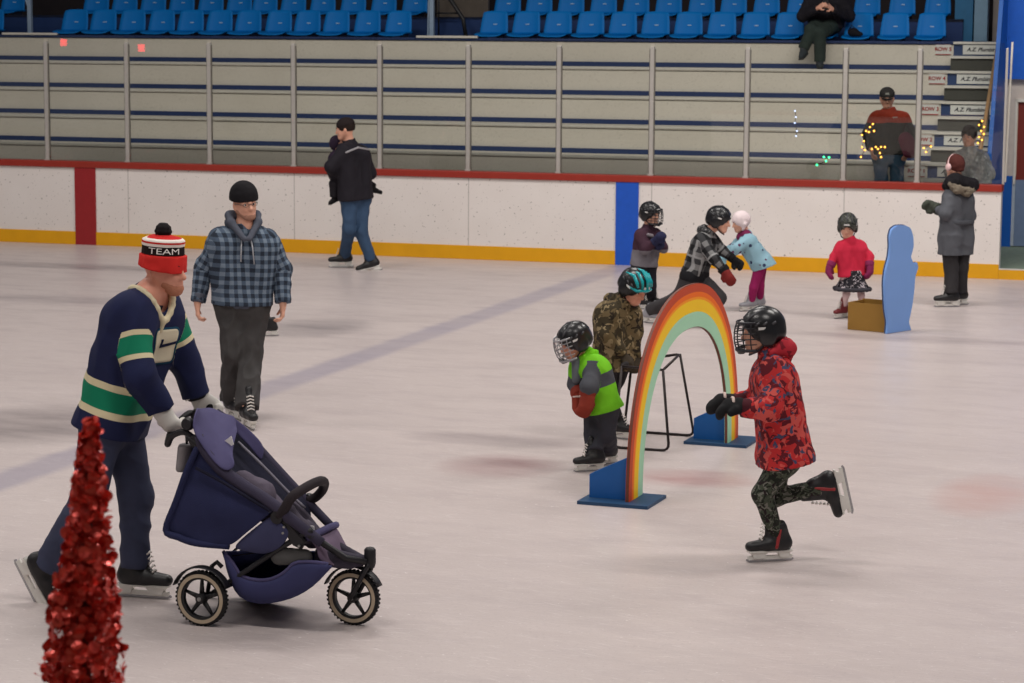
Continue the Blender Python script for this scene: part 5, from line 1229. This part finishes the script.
# ---------------- 4 boy by the blue stripe
g = Fig('boy in black caged helmet and maroon and grey top beside the blue board stripe', (645, 309), .64, 1.1, 45, .008)
g.pose((650.5, 214, 0), (648, 227, 0), [(639, 234, -.08), (658, 233, .08)], [(645, 249, -.17), (663, 248, .0)], [(656, 241, -.2), (659, 241, -.1)],
       [(639, 266, -.05), (649, 266, .06)], [(640, 286, -.08), (650, 286, .03)], [('g', 640, 309, 55), ('g', 651, 307, 60)], hyaw=48, hpitch=-4, hs=.92, hand_d=((.3, -.3, .4), (.1, -.4, -.3)), curl=(.8, .8), hand_s=.8, fs=.7)
g.body().face()
tm_ = NT('top_twotone'); x, y, z = tm_.xyz(); n1 = tm_.noise(12, 3)
zc = g.P(645, 249, 0).z-g.base.z
tm_ = tm_.done(tm_.mix(tm_.math('GREATER_THAN', z, zc), lin((116, 112, 118)), tm_.mix(n1, lin((52, 34, 46)), lin((78, 52, 64)))), .85, 0, .15)
g.jacket(tm_, t=.026, hem=.0, noise=.007, collar=.03)
g.part('chest_print', [limb(g.P(648, 235, -.115), g.P(652, 236, -.1), .02, .02, .01)], plain('print_grey', (120, 112, 118), .7)) 
g.trousers(cloth('pants_black', (30, 29, 36)), t=.022); g.skates(); g.helmet(cage=cage_d)
for i in (0, 1): g.glove(i, cloth('glove_navy', (40, 42, 70)), .010, .05, bulky=.01)

# ---------------- 5 child in black and white plaid, bending
g = Fig('bending child in black and white plaid jacket and black helmet reaching to the right', (706, 327), .74, 1.05, 72, .008)
g.pose((719.5, 220, 0), (708, 231, 0), [(700, 240, -.12), (712, 236, .12)], [(714, 259, -.2), (722, 250, .12)], [(725, 271, -.2), (733, 259, .06)],
       [(690, 277, -.07), (698, 276, .08)], [(678, 298, .02), (719, 298, .0)], [('g', 649, 323, 50), ('g', 708, 328, 70)], hyaw=72, hpitch=-12, hs=.98, hand_d=((.4, -.2, -.7), None), curl=(.4, .5), hand_s=.9, fs=.8)
g.body().face()
g.jacket(plaid('plaid_mono', (26, 26, 28), (62, 62, 64), (128, 128, 128), 9, (170, 170, 170)), t=.024, hem=-.02, noise=.007, hood=True, hoodmat=blotch('fleece_grey', [(70, 70, 72), (30, 30, 32), (150, 148, 146)], 60, (.5, .6)), uv=True, sleeve=.92)
g.part('hem_band', [limb(g.hip[0]+g.up*.0, g.hip[1]+g.up*.0, .104, None, .05)], cloth('hem_black', (26, 26, 30)), cuts=[(g.hc+g.up*.06, g.up), (g.hc-g.up*.05, -g.up)])
g.trousers(cloth('pants_grey', (62, 60, 62)), t=.026, end=.97); g.skates(boot=sk_grey); g.helmet(); g.hair(hair_gr, -.06, 1.14, .03)
g.glove(0, cloth('glove_red', (120, 40, 38)), .012, .05, bg_, bulky=.014); g.glove(1, bg_, .008, .04)

# ---------------- 6 girl in light blue
g = Fig('girl in pale blue dotted coat, white hat and magenta leggings', (754, 311), .66, 1.0, -78, .008)
g.pose((740.5, 222, 0), (745, 233, 0), [(748, 240, -.11), (741, 239, .1)][::-1], [(733, 249, .1), (736, 249, -.16)], [(722, 255, .08), (725, 257, -.14)],
       [(761, 262, .07), (761, 263, -.06)], [(760, 286, .06), (754, 287, -.06)], [('g', 760, 309.5, -60), ('g', 751, 311, -65)], hyaw=-72, hpitch=-14, hs=.84, curl=(.3, .3), hand_s=.75, fs=.7)
g.body().face()
dm = dots('coat_dots', (150, 190, 206), (48, 58, 88), 15, .26, (92, 48, 84))
g.jacket(dm, t=.034, hem=.055, flare=.025, noise=.006, collar=0, sleeve=1.0, cutn=(.35, 0, -1))
g.part('scarf', [limb(g.neck-g.tr*.05-Z*.02, g.neck+g.tr*.05-Z*.02, .058, None, .03), limb(g.neck+g.tf*.05-Z*.04, g.neck+g.tf*.03-Z*.09, .04, .03, .03)], cloth('scarf_plum', (112, 34, 74)))
g.trousers(cloth('leggings_magenta', (152, 34, 92)), t=.008, end=.98, noise=.004); g.skates(boot=sk_grey)
g.local('knit_hat', [ell((0, -.016, .025), (.1, .116, .108), None, .03), limb((.085, -.01, -.02), (.07, .02, -.09), .03, .015, .02), limb((-.085, -.01, -.02), (-.07, .02, -.09), .03, .015, .02), ell((0, .13, -.045), (.07, .09, .07), None, .01, '-')], cloth('hat_white', (232, 216, 218)), cuts=[((0, 0, -.095), (0, 0, -1))], noise=.003, nfreq=80)
for i in (0, 1): g.glove(i, cloth('mitten_blue', (150, 196, 212)), .010, .04)

# ---------------- 7 girl in red
g = Fig('small girl in red jacket, spotted skirt and patterned helmet next to the tan box', (851, 318), .6, .94, -18, .008)
g.pose((847.5, 226, 0), (849.5, 239, 0), [(838, 246, -.02), (863, 245, .03)], [(834.5, 257, -.01), (869.5, 257, .0)], [(830.5, 266, -.04), (869.5, 266, -.05)],
       [(846, 276, -.02), (859, 276, .02)], [(846.5, 294, -.05), (861, 295, -.03)], [('g', 843, 318, -45), ('g', 862, 317, -20)], hyaw=-12, hpitch=-20, hs=.94, hand_d=((-.15, -.1, -1), (-.05, -.15, -1)), curl=(.35, .35), hand_s=.75, fs=.72)
g.body().face()
g.jacket(cloth('jacket_crimson', (204, 44, 70)), t=.028, hem=.0, noise=.006, collar=.03, sleeve=1.0)
pr = [limb(g.hc+Z*.06, g.hc-Z*.14, .098, .15, .02, (1, 1))]
for i in range(12):
    a = i*2*math.pi/12; q = g.tr*math.cos(a)*1.1+g.tf*math.sin(a); pr.append(limb(g.hc+q*.08-Z*.03, g.hc+q*.15-Z*.135, .012, .022, .03, (1, 1)))
g.part('skirt', pr, blotch('skirt_spots', [(34, 32, 38), (186, 176, 182)], 30, (.58,)), cuts=[(g.hc-Z*.125, -Z)])
g.part('skirt_hem', [limb(g.hc+(g.tr*math.cos(a)*1.1+g.tf*math.sin(a))*.158-Z*.125, g.hc+(g.tr*math.cos(a+.45)*1.1+g.tf*math.sin(a+.45))*.158-Z*.125, .019, None, .015) for a in [i*.4488 for i in range(14)]], cloth('skirt_grey', (62, 60, 66)))
g.trousers(cloth('tights_pink', (206, 178, 178)), t=.004, end=.98, noise=.003, name='tights', top=.0); g.skates(boot=plain('skate_maroon', (112, 38, 42), .5))
g.helmet(mat=blotch('helmet_pattern', [(70, 72, 66), (34, 36, 34), (104, 106, 98)], 26, (.5, .6), .35))
for i in (0, 1): g.glove(i, cloth('mitten_berry', (132, 42, 84)), .012, .06, bulky=.008)

# ---------------- 8 child in green
g = Fig('child in lime green and grey jacket with caged black helmet in front of the rainbow', (597, 468), .62, 1.14, -58, .0065, skin_r)
g.pose((574, 341, 0), (583, 356, 0), [(578, 362, .08), (598, 365, -.09)], [(577, 384, .04), (589, 387, -.17)], [(580, 396, -.08), (587, 396, -.17)],
       [(595, 408, .05), (607, 409, -.05)], [(594, 434, .0), (606, 434, -.05)], [('g', 595, 471, -70), ('g', 608, 464, -60)], hyaw=-70, hpitch=-22, hs=.91, hand_d=((.0, -.2, -1), (-.15, -.25, -1)), curl=(.5, .5), hand_s=.85, fs=.76)
g.body().face()
green = cloth('jacket_lime', (112, 196, 30)); grey = cloth('jacket_slate', (68, 70, 76)); grl = cloth('jacket_dim', (96, 100, 106))
t = NT('jacket_green_grey'); x, y, z = t.xyz(); n1 = t.noise(10, 3); u, v, gg = t.attr()
ga = t.mix(n1, lin((92, 172, 22)), lin((132, 214, 44))); gb = t.mix(n1, lin((56, 58, 64)), lin((88, 90, 98)))
armm = t.math('GREATER_THAN', gg, .5); band_ = t.math('MULTIPLY', t.step(v, .165, .25), t.math('SUBTRACT', 1.0, armm)); agrey = t.math('MULTIPLY', armm, t.math('LESS_THAN', v, .215))
col = t.mix(t.math('MAXIMUM', band_, agrey), ga, gb); t.bump(t.noise(200, 2), .3, .004); jm = t.done(col, .75, 0, .2)
g.jacket(jm, t=.036, hem=.01, flare=.012, noise=.008, collar=0, hood=True, hoodmat=green, uv=True, sleeve=.95, nfreq=22)
g.part('collar_front', [limb(g.neck+g.tf*.05-Z*.03, g.hc*.3+g.sc*.7+g.tf*.12, .032, .03, .03)], grl)
g.trousers(cloth('snowpants_charcoal', (58, 58, 66)), t=.02, end=.98, noise=.009, flare=.008); g.skates()
g.helmet(cage=cage_m)
rg = cloth('glove_rust', (134, 52, 40))
for i in (0, 1):
    q = g.glove(i, rg, .013, .06, rg, bulky=.018); g.part('glove_trim', [limb(g.wr[i]-g.hand_d[i]*.0, g.wr[i]+g.hand_d[i]*.012, .052, None, .005, (1, 1))], cloth('trim_pale', (206, 186, 178)), q)

# ---------------- 9 child in camouflage
camo = blotch('camo_cloth', [(100, 85, 60), (60, 52, 37), (136, 119, 90), (42, 35, 27)], 11, (.5, .55, .6))
g = Fig('child in camouflage coat and teal helmet holding the skating aid', (615, 437), .72, 1.06, 42, .007, skin_r)
g.pose((634.5, 287, 0), (621, 302, 0), [(603, 311, -.08), (633, 309, .1)], [(606, 335, -.13), (636, 333, .08)], [(622, 355, -.12), (634, 356, .02)],
       [(608, 362, -.05), (622, 362, .07)], [(604, 398, .02), (606, 398, .08)], [('g', 617, 438.5, 62), ('g', 607, 432, 60)], hyaw=44, hpitch=-30, hs=.95, hand_d=((.6, .1, -.5), (.1, -.3, -.8)), palm=((.2, .3, -.8), (-.2, .2, -.8)), curl=(.8, .8), hand_s=.8, fs=.76)
g.body().face()
g.jacket(camo, t=.036, hem=.05, flare=.012, noise=.009, collar=.03, hood=True, sleeve=1.0, nfreq=22)
g.trousers(cloth('pants_dark', (38, 36, 38)), t=.02, end=.98); g.skates()
g.helmet(mat=helm_blk)
teal = plain('helmet_teal', (20, 158, 166), .25, 0, .5, .1, 5)
hb = MB()
for x in (-.07, -.036, 0, .036, .07):
    hb.tube([(x*1.0, .118-abs(x)*.45, .055), (x*1.05, .085-abs(x)*.3, .115-abs(x)*.5), (x*1.05, .01, .146-abs(x)*.5), (x, -.07, .12-abs(x)*.45)], [.009, .0135, .013, .006], 8)
hb.tube([(-.098, .03, .03), (-.075, .085, .03), (0, .117, .045), (.075, .085, .03), (.098, .03, .03)], [.006, .012, .012, .012, .006], 8)
o = hb.build('helmet_ribs', teal, g.root, 'all'); o.matrix_local = g.headmat()
for i in (0, 1): g.glove(i, cloth('glove_camo', (64, 56, 46)), .010, .04)

# ---------------- 10 running child
redp = blotch('coat_red', [(184, 46, 48), (96, 26, 36), (202, 84, 78), (70, 72, 100)], 13, (.5, .56, .6))
g = Fig('child in red patterned coat and black helmet running past the rainbow', (772, 561), .84, 1.05, -78, .0065)
g.pose((761.5, 331, 0), (772, 350, 0), [(768, 368, .13), (778, 370, -.13)], [(757, 398, .15), (770, 409, -.2)], [(734, 404, .1), (743, 408, -.15)],
       [(778, 459, .08), (785, 460, -.08)], [(776, 497, .1), (762, 494, -.06)], [('a', (823, 487, .1), (.22, -.05, -.95), (-.96, 0, -.2)), ('g', 777, 561, -76)], hyaw=-82, hpitch=-4, hs=.95, hand_d=((-1, -.1, .1), (-1, -.1, .05)), palm=((-.1, -.1, -1), (-.1, -.1, -1)), curl=(.5, .5), hand_s=.9, fs=.9)
g.body().face()
g.jacket(redp, t=.032, hem=.02, flare=.03, noise=.008, collar=.03, hood=True, hoodmat=blotch('coat_hood', [(176, 44, 56), (120, 28, 40)], 12, (.52,)), sleeve=1.0, cutn=(.18, 0, -1), back=.02)
g.trousers(blotch('leggings_pattern', [(70, 76, 64), (36, 40, 34), (112, 112, 104), (40, 30, 34)], 22, (.5, .58, .6)), t=.003, end=.94, noise=.004, name='leggings'); g.skates(accent=sk_red)
g.helmet(cage=cage_d)
for i in (0, 1):
    q = g.glove(i, bg_, .012, .07, cloth('glove_maroon', (70, 26, 34)), bulky=.012); g.part('glove_trim', [limb(g.wr[i]+g.hand_d[i]*.05-g.palm[i]*.02, g.wr[i]+g.hand_d[i]*.066-g.palm[i]*.02, .04, None, .005, (1, 1))], cloth('trim_pale', (206, 186, 178)), q)

# ---------------- 11 woman in the grey coat
g = Fig('woman in long grey coat standing at the boards with her back turned', (952, 306), .88, 1.0, -130, .0085)
g.pose((954.5, 166, 0), (958, 180, 0), [(948, 195, -.1), (968, 195, .1)], [(945.5, 214, -.16), (970, 216, .12)], [(937, 208, .02), (957, 214, .3)],
       [(949, 238, -.06), (963, 238, .06)], [(951, 268, -.06), (961, 268, .05)], [('g', 951, 307, -80), ('g', 960, 305, -75)], hyaw=-150, hpitch=-8, hs=.98, hand_d=((-.9, .2, .3), None), curl=(.4, .4), fs=.95)
g.body().face()
coat = cloth('coat_grey', (88, 90, 96)); g.jacket(coat, t=.028, hem=.17, flare=.012, noise=.007, collar=.02, sleeve=.96)
g.part('belt', [limb(g.hc+g.up*.17+(g.hip[0]-g.hc)*.5, g.hc+g.up*.17+(g.hip[1]-g.hc)*.5, .143, None, .04)], cloth('belt_grey', (78, 80, 86)), cuts=[(g.hc+g.up*.19, g.up), (g.hc+g.up*.15, -g.up)])
g.part('hood', [limb(g.P(953, 183, -.08), g.P(972, 185, .02), .085, .075, .04), limb(g.P(947, 186, -.02), g.P(956, 180, -.08), .05, .07, .04)], cloth('hood_black', (28, 26, 30)), noise=.008, nfreq=40)
g.part('fur_trim', [limb(g.P(951, 184, -.13), g.P(957, 189, -.16), .035, .04, .03), limb(g.P(957, 189, -.16), g.P(967, 192, -.1), .04, .04, .03), limb(g.P(967, 192, -.1), g.P(974, 188, -.0), .04, .03, .03)], cloth('fur_beige', (122, 112, 98)), noise=.014, nfreq=90)
g.trousers(cloth('pants_charcoal', (52, 50, 52)), t=.022, end=1.0, flare=.01); g.skates(); g.hair(cloth('hair_auburn', (82, 42, 38)), -.05, 1.12, .06)
g.local('earmuffs', [ell((.092, -.01, -.01), (.022, .04, .04), None, .01), ell((-.092, -.01, -.01), (.022, .04, .04), None, .01)]+[limb((.095*math.cos(a), -.01, .0+.122*math.sin(a)), (.095*math.cos(a+.4), -.01, .0+.122*math.sin(a+.4)), .008, None, .004) for a in [i*.393 for i in range(8)]], cloth('muff_pink', (232, 196, 196)), vox=.007)
g.glove(0, cloth('mitten_green', (70, 74, 66)), .018, .06, bulky=.018); g.glove(1, cloth('mitten_green', (70, 74, 66)), .014, .04)

# ---------------- 12 man behind the glass in orange and black
def behind(px, py, dep, z): d = ray(px, py); p = CAM+d*((DW+dep)/d.dot(NW)); return V((p.x, p.y, z))
g = Fig('man in orange and black jacket and dark cap looking down behind the glass', behind(889, 150, .85, .42), 1.0, 1.0, -8, .009)
fe = lambda px: ('a', (px, 201.5, -.02), (.1, -1, 0), (0, 0, 1))
g.pose((887, 98, 0), (889, 111, .03), [(872, 117, 0), (907, 118, .02)], [(868, 134, .03), (911, 134, .04)], [(871, 149, -.1), (908, 150, -.1)],
       [(881, 157, 0), (897, 157, 0)], [(881, 180, -.03), (897, 180, -.02)], [fe(881), fe(897)], hyaw=-8, hpitch=-10, hs=1.0, curl=(.5, .5))
g.ank = [V((a.x, a.y, .42+.098)) for a in g.ank]
g.body().face()
t = NT('jacket_orange_black'); x, y, z = t.xyz(); zc = g.P(887, 122.5, 0).z-g.base.z; n1 = t.noise(10, 3)
jm = t.done(t.mix(t.math('GREATER_THAN', t.math('ADD', z, t.math('MULTIPLY', n1, .04)), zc+.02), t.mix(n1, lin((38, 40, 38)), lin((58, 60, 56))), t.mix(n1, lin((152, 54, 38)), lin((190, 76, 52)))), .75, 0, .2)
g.jacket(jm, t=.03, hem=-.03, flare=.006, noise=.008, collar=.04)
g.trousers(cloth('jeans_mid', (66, 96, 122), .8, .25), t=.018, end=1.0); g.shoes(cloth('shoe_dark', (40, 38, 40)))
cap = g.local('cap', [ell((0, -.012, .045), (.092, .108, .085), None, .03)], cloth('cap_dark', (44, 42, 42)), cuts=[((0, 0, .02), (0, -.1, -1))])
MB().prism([(-.07, .08), (-.06, .11), (-.03, .13), (.03, .13), (.06, .11), (.07, .08)], (0, 0, .035), (1, 0, 0), (0, .97, -.25), .008, bev=.002).build('visor', cloth('cap_dark', (44, 42, 42)), cap)
MB().prism([(-.025, -.012), (.025, -.012), (.02, .012), (-.02, .012)], (0, .096, .07), (1, 0, 0), (0, -.4, .9), .006).build('cap_patch', plain('patch_pale', (120, 120, 112), .6), cap)
g.part('chest_logo', [limb(g.P(893, 117.5, -.185), g.P(897, 117.3, -.18), .008, None, .004)], plain('logo_white', (214, 206, 200), .6), vox=.006)
bgm = g.P(908, 145, -.25)
mb_ = thing('maroon_bag', V((bgm.x, bgm.y, g.base.z)), 'maroon bag hanging at the side of the man in the orange jacket', 'bag'); lo = bgm-mb_.location
sdf_obj('bag_body', [limb(lo+V((-.03, 0, .07)), lo+V((.03, 0, -.06)), .085, .1, .03, n=V((0, 1, 0)), s=.6)], .01, cloth('bag_maroon', (104, 38, 62)), mb_, (0, 0, 0), noise=.006)
MB().tube([lo+V((-.07, 0, .12)), lo+V((-.03, .0, .26)), lo+V((.04, 0, .13))], .012, 8).build('bag_strap', cloth('bag_strap', (52, 24, 34)), mb_, 'all')

# ---------------- 13 person in silver behind the glass
g = Fig('dark haired person in shiny silver grey jacket behind the glass near the stairs', behind(969, 150, .52, FZ), .94, 1.05, -14, .009)
fe = lambda px: ('a', (px, 262, -.02), (.1, -1, 0), (0, 0, 1))
g.pose((969, 136, -.02), (970, 149, .0), [(955, 157, 0), (985, 157, .02)], [(951, 173, -.02), (989, 174, .0)], [(957, 188, -.1), (984, 188, -.1)],
       [(963, 194, 0), (977, 194, 0)], [(963, 228, -.01), (977, 228, -.01)], [fe(963), fe(977)], hyaw=-32, hpitch=-10, hs=.98, curl=(.5, .5))
g.ank = [V((a.x, a.y, FZ+.098)) for a in g.ank]
g.body().face()
t = NT('jacket_silver'); n1 = t.noise(26, 4); jm = t.done(t.mix(n1, lin((112, 116, 118)), lin((196, 198, 196))), .34, .25, .5)
g.jacket(jm, t=.034, hem=.1, noise=.012, collar=.05, nfreq=36); g.trousers(cloth('pants_dark', (38, 36, 38)), t=.018, end=1.0); g.shoes(cloth('shoe_dark', (40, 38, 40)))
g.hair(hair_dk, -.06, 1.16, .04)

# ---------------- 14 person sitting in the stands
l0_, z0_ = wallp(826, 33, d5+.15)
sb = B0+EW*l0_+NW*(d5+.12)+V((0, 0, z5))
g = Fig('person in black jacket and dark green trousers sitting in the front row of seats', V((sb.x, sb.y, LEV[3][1])), 1.0, 1.08, -6, .009)
g.pose((826, -22, -.02), (826, -11, .03), [(808, -3, .02), (845, -3, .05)], [(803, 16, -.1), (849, 16, -.05)], [(818, 8, -.3), (832, 9, -.28)],
       [(818, 25, .1), (834, 25, .1)], [(811, 30, -.33), (820, 33, -.36)], [('a', (803.5, 49, -.36), (-.35, -.9, -.25), (-.2, -.2, 1)), ('a', (820, 55.5, -.36), (-.1, -1, 0), (0, 0, 1))], hyaw=-5, hpitch=-40, hs=1.0, hand_d=((.5, -.5, .4), (-.4, -.4, .3)), curl=(.7, .7))
g.ank[1].z = LEV[3][1]+.098
g.body().face()
g.jacket(cloth('jacket_ink', (28, 26, 32)), t=.036, hem=.03, noise=.009, collar=.05); g.trousers(cloth('pants_green', (42, 52, 48)), t=.02, end=1.0); g.shoes(cloth('shoe_grey', (52, 58, 62)))
g.hair(hair_dk)
ph = (g.wr[0]+g.wr[1])/2+V((0, -.06, .05)); q = thing('phone', ph, 'small dark phone held by the person sitting in the stands', 'phone')
MB().box((-.037, -.005, -.07), (.037, .005, .07), bev=.003).build('phone_case', plain('phone_dark', (30, 28, 30), .3), q); MB().box((-.033, .0045, -.064), (.033, .0062, .064)).build('screen', plain('screen_dark', (14, 14, 18), .1), q)

# ---------------- lone skate seen behind the man in plaid
class _S(Fig):
    def __init__(s, base): s.base = base; s.Y = base.y; s.S = 1; s.vox = .008; s.root = thing('ice_skate', base, 'black ice skate resting on the ice behind the man in plaid', 'skate')
gs = ground(271, 336); k = _S(gs); k.fs = .72; k.ank = [gs+Z*.15*.72]*2; k.toe = [facing(-95)]*2; k.fup = [Z.copy()]*2; k.kn = [gs+Z*.6]*2
_r = range
k.skates()
for ch in [c for c in k.root.children][1:]:
    for e in list(ch.children): bpy.data.objects.remove(e)
    bpy.data.objects.remove(ch)
# ================================================================== LIGHT
w = bpy.data.worlds.new('arena'); bpy.context.scene.world = w; w.use_nodes = True
w.node_tree.nodes['Background'].inputs[0].default_value = (.86, .84, .90, 1); w.node_tree.nodes['Background'].inputs[1].default_value = .14
def area(l, d, z, sx, sy, e, c=(1, .95, .9)):
    L = bpy.data.lights.new('arena_or_fill_lamp', 'AREA'); L.shape = 'RECTANGLE'; L.size = sx; L.size_y = sy; L.energy = e; L.color = c
    o = bpy.data.objects.new('arena_or_fill_lamp', L); C.objects.link(o); o.location = B0+EW*l+NW*d+V((0, 0, z)); o.rotation_euler = (0, 0, -TH)
for d, f in ((-20, .8), (-13, 1.0), (-6.5, 1.0)):
    for l, e in ((-20, .45), (-13, .66), (-6, 1.1), (1, 1.4)):
        area(l, d, 9.0, 3.0, 1.2, 275*e*f)
area(-4, -26.5, 7.5, 6, 1.2, 130)  # unseen lamp added to brighten the sides facing the camera
area(3, 1.8, 4.6, 1.5, 1.0, 45)  # unseen lamp added to lift the dim lobby wall
def stands_fill(l, d, z, tilt, e):  # unseen tilted lamp, added to brighten the bleachers
    area(l, d, z, 2.5, 1.0, e); o = C.objects[-1]; o.rotation_mode = 'QUATERNION'; o.rotation_quaternion = (NW*math.sin(tilt)-Z*math.cos(tilt)).to_track_quat('-Z', 'Y')
stands_fill(-3, -4.5, 8.0, .85, 230); stands_fill(-12, -4.5, 8.0, .85, 90)
sc = bpy.context.scene
sc.view_settings.view_transform = 'Standard'; sc.view_settings.look = 'None'; sc.view_settings.gamma = 1; sc.view_settings.use_curve_mapping = False; sc.view_settings.exposure = -0.17
sc.cycles.max_bounces = 8; sc.cycles.transparent_max_bounces = 16
